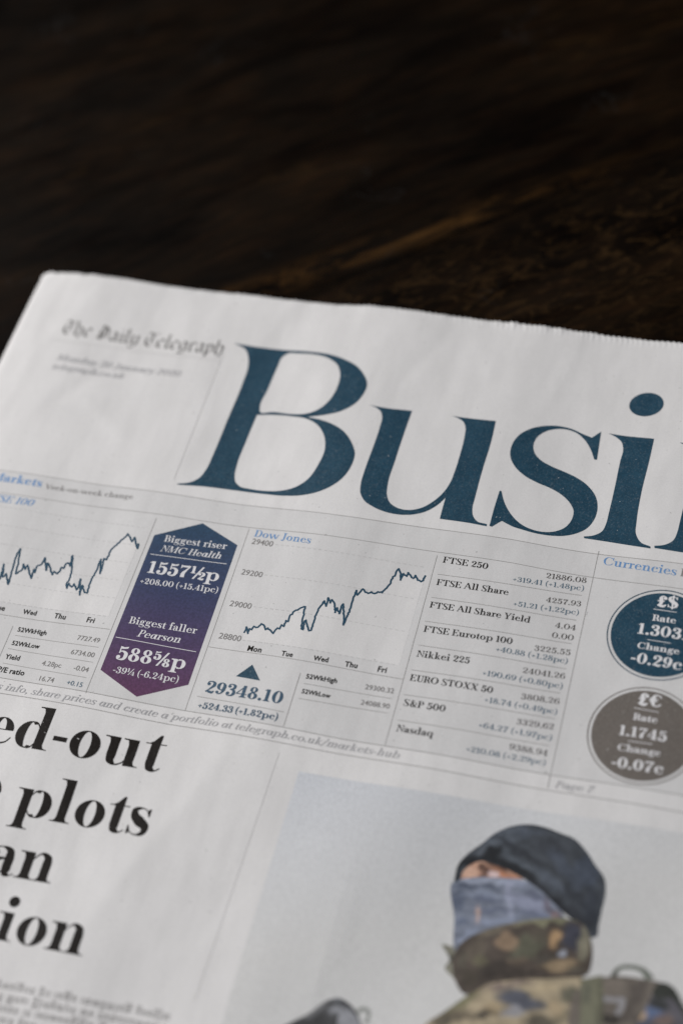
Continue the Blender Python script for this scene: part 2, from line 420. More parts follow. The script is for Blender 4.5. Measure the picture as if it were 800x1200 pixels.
    if ch == '0':
        rx = .225 + d * .45; g.ring(.03 + rx, N_ / 2, rx, N_ / 2 + o_, t); return g.P, 2 * rx + .06
    if ch == '1':
        x = .13; g.stem(x, 0, N_); g.foot(x, 0); g.poly((x, N_), (x + T, N_), (x + T, N_ - h), (x, N_ - .09), (x - .1, N_ - .1), (x - .1, N_ - .085)); return g.P, x + T + e + .03
    if ch == '2':
        k = d * .6; g.ball(.09 + T * .2, .5, T * .56)
        g.spl((.055, .51, h), (.09, .62, h * 1.3), (.21, N_ - h / 2, h * 1.5), (.35 + k, .58, t * .85), (.35 + k, .46, t), (.27 + k * .5, .31, t * .6), (.08, .06, h))
        g.spl((.06, .05, h * 1.6), (.13, .085, t * .6), (.24, .06, t * .85), (.34 + k, .045, t * .8), (.41 + k, .14, h)); return g.P, .46 + k
    if ch == '3':
        k = d * .6; g.ball(.1 + T * .15, .53, T * .52); g.ball(.085 + T * .2, .14, T * .56)
        g.spl((.07, .55, h), (.11, .64, h * 1.2), (.21, N_ - h / 2, h * 1.3), (.33 + k, .59, t * .85), (.32 + k, .45, t * .8), (.17, .365, h))
        g.spl((.17, .365, h), (.33 + k, .31, t * .75), (.36 + k, .17, t), (.31 + k, .06, t * .7), (.2, -o_ + h / 2, h * 1.4), (.09, .04, h * 1.3), (.05, .13, h)); return g.P, .45 + k
    if ch == '4':
        x = .27 + d * .3; g.stem(x, 0, N_); g.foot(x, 0); g.spl((x + T * .6, N_ - .02, h * 1.2), (.04, .2, h * 1.2)); g.rect(.025, .17, x + T + .1, .17 + h * 1.2); return g.P, x + T + .12
    if ch == '5':
        k = d * .6; g.ball(.09 + T * .2, .14, T * .56); g.stem(.1, .33, N_ - .02, h * 1.2); g.poly((.1, N_ + .01), (.1, .56), (.25, .56), (.37 + k, .6), (.4 + k, N_ + .02), (.25, N_ - .03))
        g.spl((.105, .34, h), (.15, .42, h * 1.4), (.22, .44, h * 1.6), (.35 + k, .34, t * .95), (.36 + k, .2, t), (.3 + k, .05, t * .7), (.19, -o_ + h / 2, h * 1.4), (.08, .05, h * 1.2), (.05, .14, h)); return g.P, .46 + k
    if ch in '69':
        rx = .2 + d * .4; cx = .035 + rx; f = []
        q = Pen(T, h); q.ring(cx, .22, rx, .225, t * .95)
        q.spl((cx - rx + t / 2, .22, t), (cx - rx + t * .6, .42, t * .9), (cx - .03, .62, h * 1.6), (cx + .08, N_ - h / 2, h * 1.3), (cx + rx * .75, .62, h)); q.ball(cx + rx * .62, .57, T * .5)
        P = q.P if ch == '6' else [[(2 * cx - x, N_ - y) for x, y in p] for p in q.P]
        return P, 2 * rx + .065
    if ch == '7':
        g.poly((.06, N_ + .01), (.075, N_ + .01), (.12, N_ - .02), (.42 + d, N_), (.42 + d, N_ - .03), (.4 + d, N_ - .11), (.12, N_ - .11), (.075, N_ - .2), (.06, N_ - .2))
        g.spl((.41 + d, N_ - .03, h * 1.4), (.3 + d * .5, .42, t * .5), (.2 + d * .3, .2, t * 1.05), (.2 + d * .3, -.005, t * 1.15)); return g.P, .45 + d
    if ch == '8':
        k = d * .5; cx = .225 + k; g.ring(cx, .53, .155 + k * .8, .155, t * .75); g.ring(cx, .185, .195 + k, .193, t * .95)
        g.diag(cx + .1 + k, .25, cx - .1 - k, .47, t * .8); return g.P, .45 + 2 * k
    if ch == '.': g.ball(.09 + T * .15, .045 + T * .1, .035 + T * .32); return g.P, .18 + T * .3
    if ch == ',': g.ball(.09 + T * .15, .045 + T * .1, .035 + T * .32); g.spl((.12 + T * .3, .05, h * 2), (.11 + T * .3, -.06, h * 1.6), (.06, -.12, h)); return g.P, .18 + T * .3
    if ch == '+': g.rect(.04, .235, .36, .235 + h + T * .25); g.rect(.2 - h / 2 - T * .12, .09, .2 + h / 2 + T * .12, .41); return g.P, .4
    if ch == '-': g.rect(.03, .2, .24 + d * .3, .2 + h + T * .42); return g.P, .27 + d * .3
    if ch == '/': g.diag(.03, -.1, .3, ASC, h * 2); return g.P, .34
    if ch == '\u2044': g.diag(-.04, -.02, .3, CAP, h * 1.8 + T * .1); return g.P, .2
    if ch in '()':
        q = Pen(T, h); q.spl((.24, ASC + .02, h * .8), (.12, .58, T * .6), (.075, .28, T * .85), (.12, -.02, T * .6), (.24, -.18, h * .8))
        return (q.P if ch == '(' else [[(.27 - x, y) for x, y in p] for p in q.P]), .27
    if ch == '&':
        g.spl((.56, .42, h), (.44, .12, h * 1.2), (.26, h / 2 - o_, h * 2), (.08 + t / 2, .13, t), (.13, .31, h * 1.5), (.3, .45, h * 1.3), (.34, .58, T * .5), (.27, CAP - h / 2, h), (.18, .58, T * .6), (.22, .44, T * .9), (.44, .1, T * 1.05), (.52, .02, h * 1.5), (.63, .05, h)); g.rect(.46, .42, .66, .42 + h); return g.P, .66
    if ch == '\u00a3':
        g.spl((.46, .57, h), (.39, .66, h * 1.3), (.29, CAP - h / 2, h * 1.5), (.18 + t * .2, .56, t * .9), (.2 + t * .2, .38, t), (.21 + t * .1, .2, t * .8), (.09, .05, h * 1.5), (.14, .09, h * 2), (.24, .05, t * .8), (.37, .045, t * .8), (.49, .15, h))
        g.ball(.42, .55, T * .52); g.rect(.06, .33, .4, .33 + h * 1.5); return g.P, .53
    if ch == '$':
        P, w_ = glyph('S', T, h); g.P = [[p for p in q] for q in P]; x = w_ / 2; g.rect(x - h, -.09, x + h, CAP + .09); return g.P, w_
    if ch == '\u20ac':
        rx = .26; cx = .07 + rx; g.ring(cx, CAP / 2, rx, CAP / 2 + o_, T * 1.1, h, 55, 305); g.rect(.01, .39, .4, .39 + h * 1.5); g.rect(.01, .28, .38, .28 + h * 1.5)
        g.spl((cx + rx * .5, CAP - .05, h * 2), (cx + rx * .85, CAP * .74, h * 1.2)); g.spl((cx + rx * .5, .05, h * 2), (cx + rx * .9, CAP * .26, h * 1.2)); return g.P, .58
    return [], .3

FRAC = {'\u00bd': ('1', '2'), '\u00bc': ('1', '4'), '\u215d': ('5', '8')}
_G = {}
def gmesh(ch, T, h, it):
    key = (ch, T, h, it)
    if key not in _G:
        if ch in FRAC:
            a, b = FRAC[ch]; P = []; x = 0
            pa, wa = glyph(a, T * 1.25, h); P += [[(px * .62, py * .6 + .29) for px, py in q] for q in pa]; x = wa * .6
            ps, ws = glyph('\u2044', T, h); P += [[(px + x - .03, py) for px, py in q] for q in ps]; x += ws * .55
            pb, wb = glyph(b, T * 1.25, h); P += [[(px * .62 + x, py * .6 - .02) for px, py in q] for q in pb]; w_ = x + wb * .62
        else:
            P, w_ = glyph(ch, T, h, it)
        if P:
            V, Fc = cdt(P)
        else: V, Fc = np.zeros((0, 2)), []
        if it and len(V): V = V.copy(); V[:, 0] += 0.24 * V[:, 1]
        _G[key] = (V, Fc, w_)
    return _G[key]

# blackletter drawn with a broad nib held at forty degrees
BL = {'T': ([[(.0, .6), (.12, .69), (.32, .62), (.5, .7)], [(.13, .48), (.06, .3), (.12, .09), (.26, .0), (.42, .12)], [(.3, .58), (.3, .18)]], .5),
      'h': ([[(.06, .7), (.08, .06), (.15, .0)], [(.08, .36), (.2, .46), (.31, .38), (.31, .1), (.24, -.12)]], .4),
      'e': ([[(.32, .12), (.2, 0), (.08, .1), (.08, .34), (.2, .45), (.31, .36), (.1, .22)]], .36),
      'D': ([[(.03, .58), (.14, .68), (.36, .6), (.46, .4), (.42, .12), (.24, .0), (.06, .1)], [(.2, .6), (.12, .36), (.2, .1)], [(.28, .56), (.28, .1)]], .54),
      'a': ([[(.08, .4), (.2, .46), (.28, .38), (.28, .06), (.36, .02)], [(.28, .26), (.1, .2), (.08, .06), (.18, 0), (.28, .1)]], .38),
      'i': ([[(.04, .38), (.12, .44), (.12, .06), (.2, 0)], [(.1, .6), (.16, .62)]], .23),
      'l': ([[(.06, .68), (.1, .7), (.1, .06), (.19, 0)]], .22),
      'y': ([[(.04, .4), (.11, .44), (.11, .1), (.2, .0), (.3, .1)], [(.27, .42), (.33, .44), (.33, .0), (.22, -.18), (.06, -.16)]], .41),
      'r': ([[(.04, .38), (.11, .44), (.11, .05), (.18, 0)], [(.12, .36), (.22, .45), (.3, .38)]], .31),
      'g': ([[(.3, .38), (.2, .45), (.08, .36), (.08, .1), (.18, .0), (.3, .1)], [(.3, .42), (.32, .0), (.22, -.18), (.07, -.14)]], .4),
      'p': ([[(.03, .4), (.11, .44), (.11, -.2)], [(.11, .34), (.22, .46), (.32, .36), (.32, .1), (.2, 0), (.1, .08)]], .4),
      ' ': ([], .2)}
def bl_mesh(ch):
    key = ('bl', ch)
    if key not in _G:
        P = []; nx, ny = .095 * math.cos(.7) / 2, .095 * math.sin(.7) / 2
        for line in BL[ch][0]:
            for (x0, y0), (x1, y1) in zip(line, line[1:]):
                q = [(x0 - nx, y0 - ny), (x0 + nx, y0 + ny), (x1 + nx, y1 + ny), (x1 - nx, y1 - ny)]
                a = sum(q[i][0] * q[(i + 1) % 4][1] - q[(i + 1) % 4][0] * q[i][1] for i in range(4))
                if abs(a) > 1e-4: P.append(q if a > 0 else q[::-1])
        V, Fc = cdt(P) if P else (np.zeros((0, 2)), [])
        _G[key] = (V, Fc, BL[ch][1])
    return _G[key]

_SANS = {}
def sans_mesh(ch, bold=False):
    key = (ch, bold)
    if key not in _SANS:
        def width(s):
            c = bpy.data.curves.new('t', 'FONT'); c.body = s; c.size = 1; c.resolution_u = 3; c.offset = .022 if bold else .004
            o = bpy.data.objects.new('t', c); COL.objects.link(o); bpy.context.view_layer.update()
            m = o.to_mesh(); V = np.array([v.co[:2] for v in m.vertices]).reshape(-1, 2); Fc = [tuple(p.vertices) for p in m.polygons]
            o.to_mesh_clear(); bpy.data.objects.remove(o); bpy.data.curves.remove(c)
            return V, Fc
        V, Fc = width(ch); V2, _ = width(ch + '|'); Vb, _ = width('|'); V3, _ = width('||')
        adv1 = V3[:, 0].max() - Vb[:, 0].max()
        adv = V2[:, 0].max() - Vb[:, 0].max()
        _SANS[key] = (V, Fc, adv + (.03 if bold else 0))
    return _SANS[key]

STY = {'reg': (.088, .026), 'semi': (.115, .032), 'bold': (.150, .040), 'fat': (.185, .045), 'head': (.150, .017), 'light': (.075, .026)}
def text(sh, s, p0, p1, style='reg', it=False, sy=1.0, track=0.0):
    """set a line of type from photo point p0 (start of baseline) to p1 (its end); the body size follows from the width"""
    a, b = pg(p0)[0], pg(p1)[0]
    items = []; x = 0
    for ch in s:
        if style in ('sans', 'sansb'): V, Fc, w_ = sans_mesh(ch, style == 'sansb') if ch != ' ' else (np.zeros((0, 2)), [], .27)
        elif style == 'black': V, Fc, w_ = bl_mesh(ch)
        else: V, Fc, w_ = gmesh(ch, STY[style][0], STY[style][1], it)
        items.append((V, Fc, x)); x += w_ + track
    if style in ('reg', 'semi', 'bold', 'fat'): sy = sy * {'reg': .74, 'semi': .87, 'bold': .89, 'fat': .9}[style]
    ux = (b - a) / x; k = np.linalg.norm(ux); uy = np.array([-ux[1], ux[0]]) * sy
    for V, Fc, x0 in items:
        if len(Fc): sh.add(a + np.outer(V[:, 0] + x0, ux) + np.outer(V[:, 1], uy), Fc)
    return k

def band(sh, pts, wd, step=0.0025):
    """a printed line of constant width through page points"""
    q = [pts[0]]
    for a, b in zip(pts, pts[1:]):
        n = max(1, int(np.linalg.norm(b - a) / step))
        q += [a + (b - a) * i / n for i in range(1, n + 1)]
    q = np.array(q); d = np.gradient(q, axis=0); d /= np.linalg.norm(d, axis=1)[:, None] + 1e-15
    nn = np.c_[-d[:, 1], d[:, 0]] * wd / 2
    n = len(q)
    sh.add(np.concatenate([q + nn, q - nn]), [(i, i + 1, n + i + 1, n + i) for i in range(n - 1)])
def rule(sh, p0, p1, wd=0.00015): band(sh, pg([p0, p1]), wd)
def dashes(sh, p0, p1, wd=0.00020, dash=0.0009, gap=0.0007):
    a, b = pg([p0, p1]); L = np.linalg.norm(b - a); u = (b - a) / L; s = 0
    while s + dash < L: band(sh, np.array([a + u * s, a + u * (s + dash)]), wd); s += dash + gap
def fill(sh, px, grid=0.0025, page=False):
    q = np.asarray(px if page else pg(px), float); out = []
    for a, b in zip(q, np.roll(q, -1, 0)):                      # short edges, so that the outline follows the page too
        n = max(1, int(np.linalg.norm(b - a) / .0014)); out += [a + (b - a) * i / n for i in range(n)]
    V, Fc = cdt([out], grid); sh.add(V, Fc)
def jag(sh, px, wd):
    """a chart trace: overlapping segments joined into one outline"""
    q = pg(px); P = []
    for a, b in zip(q, q[1:]):
        d = b - a; L = np.linalg.norm(d)
        if L < 1e-6: continue
        d /= L; n = np.array([-d[1], d[0]]) * wd / 2; e = d * wd * .35
        P.append([a - n - e, b - n + e, b + n + e, a + n - e])
    V, Fc = cdt(P); sh.add(V, Fc)

# ------------------------------------------------------------------ materials
def nodes(name):
    m = bpy.data.materials.new(name); m.use_nodes = True; nt = m.node_tree
    return m, nt, nt.nodes['Principled BSDF']
def node(nt, t, **kw):
    n = nt.nodes.new(t)
    for k, v in kw.items():
        if k in n.inputs: n.inputs[k].default_value = v
        else: setattr(n, k, v)
    return n
def mixc(nt, fac, a, b, mode='MIX'):
    n = nt.nodes.new('ShaderNodeMix'); n.data_type = 'RGBA'; n.blend_type = mode
    for sock, v in ((n.inputs[0], fac), (n.inputs[6], a), (n.inputs[7], b)):
        if isinstance(v, (int, float)): sock.default_value = v
        elif isinstance(v, tuple): sock.default_value = (*v[:3], 1)
        else: nt.links.new(v, sock)
    return n.outputs[2]
def ramp(nt, fac, p0, p1, c0=(0, 0, 0), c1=(1, 1, 1)):
    n = nt.nodes.new('ShaderNodeValToRGB'); e = n.color_ramp.elements
    e[0].position = p0; e[1].position = p1; e[0].color = (*c0, 1); e[1].color = (*c1, 1)
    nt.links.new(fac, n.inputs[0]); return n.outputs[0]
def noise(nt, co, scale, detail=3, rough=.55, dist=0):
    n = node(nt, 'ShaderNodeTexNoise'); n.inputs['Scale'].default_value = scale; n.inputs['Detail'].default_value = detail
    n.inputs['Roughness'].default_value = rough; n.inputs['Distortion'].default_value = dist
    nt.links.new(co, n.inputs['Vector']); return n.outputs[0]
def coords(nt, scale=None, rot=None):
    tc = nt.nodes.new('ShaderNodeTexCoord'); o = tc.outputs['Object']
    if scale or rot:
        mp = nt.nodes.new('ShaderNodeMapping'); nt.links.new(o, mp.inputs[0])
        if scale: mp.inputs['Scale'].default_value = scale
        if rot: mp.inputs['Rotation'].default_value = rot
        o = mp.outputs[0]
    return o

PAPER = (0.598, 0.584, 0.579)
def newsprint(name, base=PAPER, speck=True):
    m, nt, b = nodes(name); co = coords(nt)
    c = mixc(nt, ramp(nt, noise(nt, co, 55, 4), .3, .7), tuple(x * .955 for x in base), tuple(x * 1.03 for x in base))
    # show-through of the print on the back of the sheet: soft streaks along the columns
    cs = coords(nt, (1, .22, 1))
    c = mixc(nt, ramp(nt, noise(nt, cs, 130, 3, .6), .42, .78), c, tuple(x * .89 for x in base))
    fi = noise(nt, co, 2600, 2)
    c = mixc(nt, ramp(nt, fi, .35, .65), mixc(nt, 1.0, c, (.93, .93, .93), 'MULTIPLY'), c)
    sp = noise(nt, co, 900, 1); c = mixc(nt, ramp(nt, sp, .76, .80), c, tuple(x * .62 for x in base))
    nt.links.new(c, b.inputs['Base Color'])
    b.inputs['Roughness'].default_value = .78; b.inputs['Specular IOR Level'].default_value = .25
    bp = node(nt, 'ShaderNodeBump'); bp.inputs['Strength'].default_value = .5; bp.inputs['Distance'].default_value = .0006
    h1 = noise(nt, coords(nt, (1, .3, 1)), 50, 4, .45, .5)
    nt.links.new(h1, bp.inputs['Height'])
    bp2 = node(nt, 'ShaderNodeBump'); bp2.inputs['Strength'].default_value = .12; bp2.inputs['Distance'].default_value = .00008
    nt.links.new(noise(nt, co, 1500, 3), bp2.inputs['Height']); nt.links.new(bp.outputs[0], bp2.inputs['Normal'])
    nt.links.new(bp2.outputs[0], b.inputs['Normal'])
    return m
def ink(name, col, cover=.97, grain=.5, col2=None, rough=.5):
    """printed ink: uneven coverage that lets the paper through"""
    m, nt, b = nodes(name); co = coords(nt)
    c = col
    if col2 is not None:
        c = mixc(nt, ramp(nt, noise(nt, co, 180, 3), .3, .7), col, col2)
    dark = tuple(x * .72 for x in col)
    c = mixc(nt, ramp(nt, noise(nt, co, 1700, 2), .35, .6), mixc(nt, grain, c, dark), c)
    lift = tuple(x * (1 - .16) + p * .16 for x, p in zip(col, PAPER))
    c = mixc(nt, ramp(nt, noise(nt, co, 2300, 2), .55, .72), c, mixc(nt, grain, c, lift))
    c = mixc(nt, ramp(nt, noise(nt, co, 1150, 1), .785, .81), c, tuple(x * .8 for x in PAPER))
    c = mixc(nt, 1 - cover, c, PAPER)
    nt.links.new(c, b.inputs['Base Color'])
    b.inputs['Roughness'].default_value = rough; b.inputs['Specular IOR Level'].default_value = .16
    bp = node(nt, 'ShaderNodeBump'); bp.inputs['Strength'].default_value = .15; bp.inputs['Distance'].default_value = .0001
    nt.links.new(noise(nt, co, 1500, 3), bp.inputs['Height']); nt.links.new(bp.outputs[0], b.inputs['Normal'])
    return m
def vcol_ink(name, grain=.12):
    m, nt, b = nodes(name); co = coords(nt)
    at = nt.nodes.new('ShaderNodeAttribute'); at.attribute_name = 'ink'
    c = mixc(nt, ramp(nt, noise(nt, co, 1500, 2), .35, .65), mixc(nt, 1.0, at.outputs[0], (1 - grain,) * 3, 'MULTIPLY'), at.outputs[0])
    nt.links.new(c, b.inputs['Base Color']); b.inputs['Roughness'].default_value = .6; b.inputs['Specular IOR Level'].default_value = .25
    return m

M_PAPER = newsprint('newsprint')
M_TINT = newsprint('tinted_newsprint', tuple(x * .925 for x in (.588, .577, .574)))
M_AREA = newsprint('untinted_newsprint', tuple(x * .98 for x in PAPER))
M_NAVY = ink('navy_ink', (.0115, .042, .070), 1.0, .6, (.019, .058, .092), .48)
M_TRACE = ink('trace_ink', (.014, .052, .090), 1.0, .3)
M_BLACK = ink('black_ink', (.008, .006, .005), 1.0, .15)
M_BLACK.node_tree.nodes['Principled BSDF'].inputs['Specular IOR Level'].default_value = .08
M_TEXT = ink('text_ink', (.036, .029, .025), .96, .3)
M_GREY = ink('grey_text_ink', (.15, .14, .135), .92, .3)
M_PALE = ink('pale_text_ink', (.31, .305, .315), .95, .3)
M_FAINT = ink('faint_text_ink', (.30, .29, .285), .9, .3)
M_BLUE = ink('blue_heading_ink', (.105, .225, .43), .97, .25)
M_BTXT = ink('blue_figure_ink', (.036, .092, .142), .95, .25)
M_PLATE = ink('nameplate_ink', (.105, .10, .095), .95, .3)
M_NAVY2 = ink('navy_figure_ink', (.020, .060, .105), .97, .3)
M_RULE = ink('rule_ink', (.21, .20, .19), .85, .3)
M_FRULE = ink('fine_rule_ink', (.41, .40, .395), .85, .3)
M_TAUPE = ink('taupe_ink', (.125, .108, .095), .98, .55, (.112, .098, .087))
M_WHITE = ink('paper_white_reversed_type', (.60, .59, .60), 1.0, .05)
M_PIC = vcol_ink('picture_ink')
M_GRAD = vcol_ink('gradient_ink', .3)

# ------------------------------------------------------------------ the table
def wood():
    m, nt, b = nodes('dark_stained_wood')
    A = math.radians(34.6)
    g = coords(nt, (1, 1, 1), (0, 0, -A))       # x runs along the grain
    def st(sx, sy):
        mp = nt.nodes.new('ShaderNodeMapping'); nt.links.new(g, mp.inputs[0]); mp.inputs['Scale'].default_value = (sx, sy, 1); return mp.outputs[0]
    n1 = noise(nt, st(14, 60), 1, 6, .62, .8); n2 = noise(nt, st(60, 330), 1, 4, .65, .5); n3 = noise(nt, st(9, 20), 1, 5, .62)
    c = mixc(nt, ramp(nt, n1, .35, .72), (.0020, .0012, .0007), (.0080, .0047, .0022))
    c = mixc(nt, ramp(nt, n3, .42, .68), mixc(nt, 1.0, c, (.55, .55, .6), 'MULTIPLY'), mixc(nt, 1.0, c, (1.45, 1.3, 1.1), 'MULTIPLY'))
    c = mixc(nt, ramp(nt, n2, .45, .75), c, mixc(nt, 1.0, c, (2.2, 1.8, 1.5), 'MULTIPLY'))
    # worn, lighter stain along the edges of the crack
    sp = nt.nodes.new('ShaderNodeSeparateXYZ'); nt.links.new(g, sp.inputs[0])
    wob = noise(nt, st(11, 1), 1, 4, .65)
    def math_(op, a, b2):
        n = nt.nodes.new('ShaderNodeMath'); n.operation = op
        for i, v in enumerate((a, b2)):
            if isinstance(v, (int, float)): n.inputs[i].default_value = v
            else: nt.links.new(v, n.inputs[i])
        return n.outputs[0]
    dist = math_('ABSOLUTE', math_('ADD', math_('SUBTRACT', sp.outputs[1], CRACK_T + .0045), math_('MULTIPLY', math_('SUBTRACT', wob, .5), .016)), 0)
    near = ramp(nt, dist, 0.0003, 0.0075, (1, 1, 1), (0, 0, 0))
    patch = ramp(nt, noise(nt, st(34, 150), 1, 5, .72, 1.2), .44, .64)
    wear = math_('MULTIPLY', math_('MULTIPLY', near, patch), ramp(nt, sp.outputs[0], .075, .140, (1, 1, 1), (.12, .12, .12)))
    c = mixc(nt, math_('MULTIPLY', wear, .7), c, (.062, .029, .008))
    # rough, mottled grain on the near side of the crack
    below = math_('MULTIPLY', ramp(nt, math_('SUBTRACT', CRACK_T, sp.outputs[1]), -.002, .012), ramp(nt, math_('SUBTRACT', CRACK_T, sp.outputs[1]), .045, .085, (1, 1, 1), (0, 0, 0)))
    mot = ramp(nt, noise(nt, st(90, 190), 1, 6, .75, 1.5), .50, .66)
    c = mixc(nt, math_('MULTIPLY', math_('MULTIPLY', below, mot), .8), c, (.030, .016, .006))
    # scattered scuffs beyond
    wide = ramp(nt, n3, .54, .70)
    sc = math_('MULTIPLY', wide, ramp(nt, noise(nt, st(28, 150), 1, 3, .7, 1.0), .55, .72))
    c = mixc(nt, math_('MULTIPLY', sc, .7), c, (.036, .019, .006))
    # a few pale scratches
    vo = node(nt, 'ShaderNodeTexVoronoi'); vo.feature = 'DISTANCE_TO_EDGE'; vo.inputs['Scale'].default_value = 1
    mp = nt.nodes.new('ShaderNodeMapping'); nt.links.new(g, mp.inputs[0]); mp.inputs['Scale'].default_value = (24, 34, 1); mp.inputs['Rotation'].default_value = (0, 0, .9)
    wv = nt.nodes.new('ShaderNodeVectorMath'); wv.operation = 'ADD'
    nz = node(nt, 'ShaderNodeTexNoise'); nz.inputs['Scale'].default_value = 3; nz.inputs['Detail'].default_value = 3; nt.links.new(mp.outputs[0], nz.inputs['Vector'])
    nt.links.new(mp.outputs[0], wv.inputs[0]); nt.links.new(nz.outputs[1], wv.inputs[1]); nt.links.new(wv.outputs[0], vo.inputs['Vector'])
    scr = math_('MULTIPLY', ramp(nt, vo.outputs['Distance'], .004, .022, (1, 1, 1), (0, 0, 0)), ramp(nt, noise(nt, st(26, 26), 1, 3, .6), .56, .70))
    c = mixc(nt, math_('MULTIPLY', scr, .35), c, (.020, .020, .020))
    nt.links.new(c, b.inputs['Base Color'])
    nt.links.new(ramp(nt, n1, .3, .7, (.42,) * 3, (.62,) * 3), b.inputs['Roughness'])
    b.inputs['Specular IOR Level'].default_value = .045
    bp = node(nt, 'ShaderNodeBump'); bp.inputs['Strength'].default_value = .5; bp.inputs['Distance'].default_value = .0008
    nt.links.new(math_('ADD', n1, math_('MULTIPLY', n2, .5)), bp.inputs['Height']); nt.links.new(bp.outputs[0], b.inputs['Normal'])
    return m
TABLE_Z = -0.0046
A34 = math.radians(34.6)
p_c = np.array([-0.0035, 0.1085])                   # a point of the crack on the table top
GD = np.array([math.cos(A34), math.sin(A34)]); GN = np.array([-GD[1], GD[0]])
CRACK_T = float(p_c @ GN)
M_WOOD = wood()
def make_table():
    ss = np.unique(np.concatenate([np.linspace(-1.3, -.25, 30), np.linspace(-.25, .45, 260), np.linspace(.45, 1.4, 30)]))
    tt = np.unique(np.concatenate([np.linspace(-.75, CRACK_T - .02, 40), np.linspace(CRACK_T - .02, CRACK_T + .02, 60), np.linspace(CRACK_T + .02, .9, 50)]))
    Sg, Tg = np.meshgrid(ss, tt, indexing='ij')
    off = CRACK_T + 0.006 * (vnoise(Sg * 14 + 3.3, Sg * 0 + 1.5, 5) - .5) + .003 * (vnoise(Sg * 45, Sg * 0 + 7.5, 6) - .5)
    wd = .0006 + .0024 * np.clip(vnoise(Sg * 20 + 9, Sg * 0 + 4.5, 7) - .25, 0, 1)
    dpt = .0016 * np.clip(vnoise(Sg * 17 + 2, Sg * 0 + 9.5, 8) + .25, 0, 1)
    dd = Tg - off
    z = TABLE_Z - dpt * np.exp(-(dd / wd) ** 2) + .0007 * np.exp(-((dd - .004) / .003) ** 2) * vnoise(Sg * 30, Tg * 30, 2)
    z += .0010 * (vnoise(Sg * 9, Tg * 26, 4) - .5) * np.clip(np.abs(dd) / .01, 0, 1) * (Tg > CRACK_T - .002)
    X = Sg * GD[0] + Tg * GN[0]; Y = Sg * GD[1] + Tg * GN[1]
    n, k = Sg.shape
    V = np.c_[X.ravel(), Y.ravel(), z.ravel()].tolist(); Fc = [(i * k + j, (i + 1) * k + j, (i + 1) * k + j + 1, i * k + j + 1) for i in range(n - 1) for j in range(k - 1)]
    # skirt and underside give the top its thickness
    rim = [i * k for i in range(n)] + [(n - 1) * k + j for j in range(1, k)] + [i * k + k - 1 for i in range(n - 2, -1, -1)] + [j for j in range(k - 2, 0, -1)]
    b0 = len(V)
    for r in rim: V.append([V[r][0], V[r][1], TABLE_Z - .035])
    m = len(rim)
    Fc += [(rim[i], b0 + i, b0 + (i + 1) % m, rim[(i + 1) % m]) for i in range(m)] + [tuple(b0 + i for i in range(m - 1, -1, -1))]
    o = mesh_obj('wooden_table', V, Fc, M_WOOD)
    for p in o.data.polygons: p.use_smooth = True
    o['label'] = 'dark brown stained wooden tabletop with a worn crack, lying under the newspaper'; o['category'] = 'table'
    return o
make_table()

# ------------------------------------------------------------------ the newspaper and its sheets
paper = bpy.data.objects.new('newspaper', None); COL.objects.link(paper)
paper.location = (0, 0, 0)
paper['label'] = 'folded broadsheet business newspaper with a navy masthead and market charts, lying on dark wood'
paper['category'] = 'newspaper'

def top_edge(x, seed, amp=1.0):
    base = 0.0781 - (x + 0.123) * 0.0148
    wob = 0.0005 * (vnoise(x * 30 + seed * 7.7, x * 0 + seed + .5, seed) - .5) * 2 + .0002 * np.sin(x * 47 + seed)
    tooth = 0.00062 * amp * (.5 + vnoise(x * 160, x * 0 + 3.5, 4)) * (np.abs((((x + .0016 * vnoise(x * 210, x * 0 + 6.5, 3)) / 0.0016) % 1) - .5) * 2 - .5) + .0003 * (vnoise(x * 260, x * 0 + seed, 6) - .5)
    return base + wob + tooth
def sheet(name, dz, inset, seed, left, mat, rows=110):
    xs = np.unique(np.concatenate([left + np.array([0, .0003, .0006, .001, .0015, .002, .003, .004, .005, .0065]), np.arange(left + .008, PAGE_R, .00032 if dz == 0 else .0007)]))
    # 0 .. 1 down the sheet: dense near the head
    ys = np.concatenate([np.array([0, .0002, .0005, .001, .0018, .003, .0045]), np.linspace(.0065, .24, 170), np.linspace(.243, .0781 - PAGE_B, 20)])
    top = top_edge(xs, seed) - inset
    corner = np.clip(1 - (xs - left) / .0022, 0, 1); top = top - .0016 * corner ** 1.3
    Xg = np.repeat(xs[:, None], len(ys), 1); Yg = top[:, None] - ys[None, :]
    Z = surf(Xg, Yg) + dz
    if dz == 0:       # the cut edge curls and catches the light
        curl = np.exp(-(ys[None, :] / .0013) ** 2) * (.0002 + .0010 * vnoise(Xg * 420, Xg * 0 + 2.5, 9) * vnoise(Xg * 60, Xg * 0 + 8.5, 2))
        Z = Z + curl
    n, k = Xg.shape
    V = np.c_[Xg.ravel(), Yg.ravel(), Z.ravel()]; Fc = [(i * k + j, i * k + j + 1, (i + 1) * k + j + 1, (i + 1) * k + j) for i in range(n - 1) for j in range(k - 1)]
    o = mesh_obj(name, V, Fc, mat, paper)
    for p in o.data.polygons: p.use_smooth = True
    md = o.modifiers.new('thickness', 'SOLIDIFY'); md.thickness = .00007; md.offset = -1
    return o
sheet('front_page', 0, 0, 1, PAGE_L, M_PAPER)
for k_, (dz, ins) in enumerate(((-.00030, .0014), (-.00052, .0009), (-.00074, .0016), (-.00095, .0011))):
    sheet('inner_page', dz, ins, 2 + k_, PAGE_L + .0006 * (k_ + 1), M_PAPER)
#PRINT
HSY = 1.0
D1, D2, D3, D4 = .00004, .00006, .00008, .00010      # ink layers above the sheet

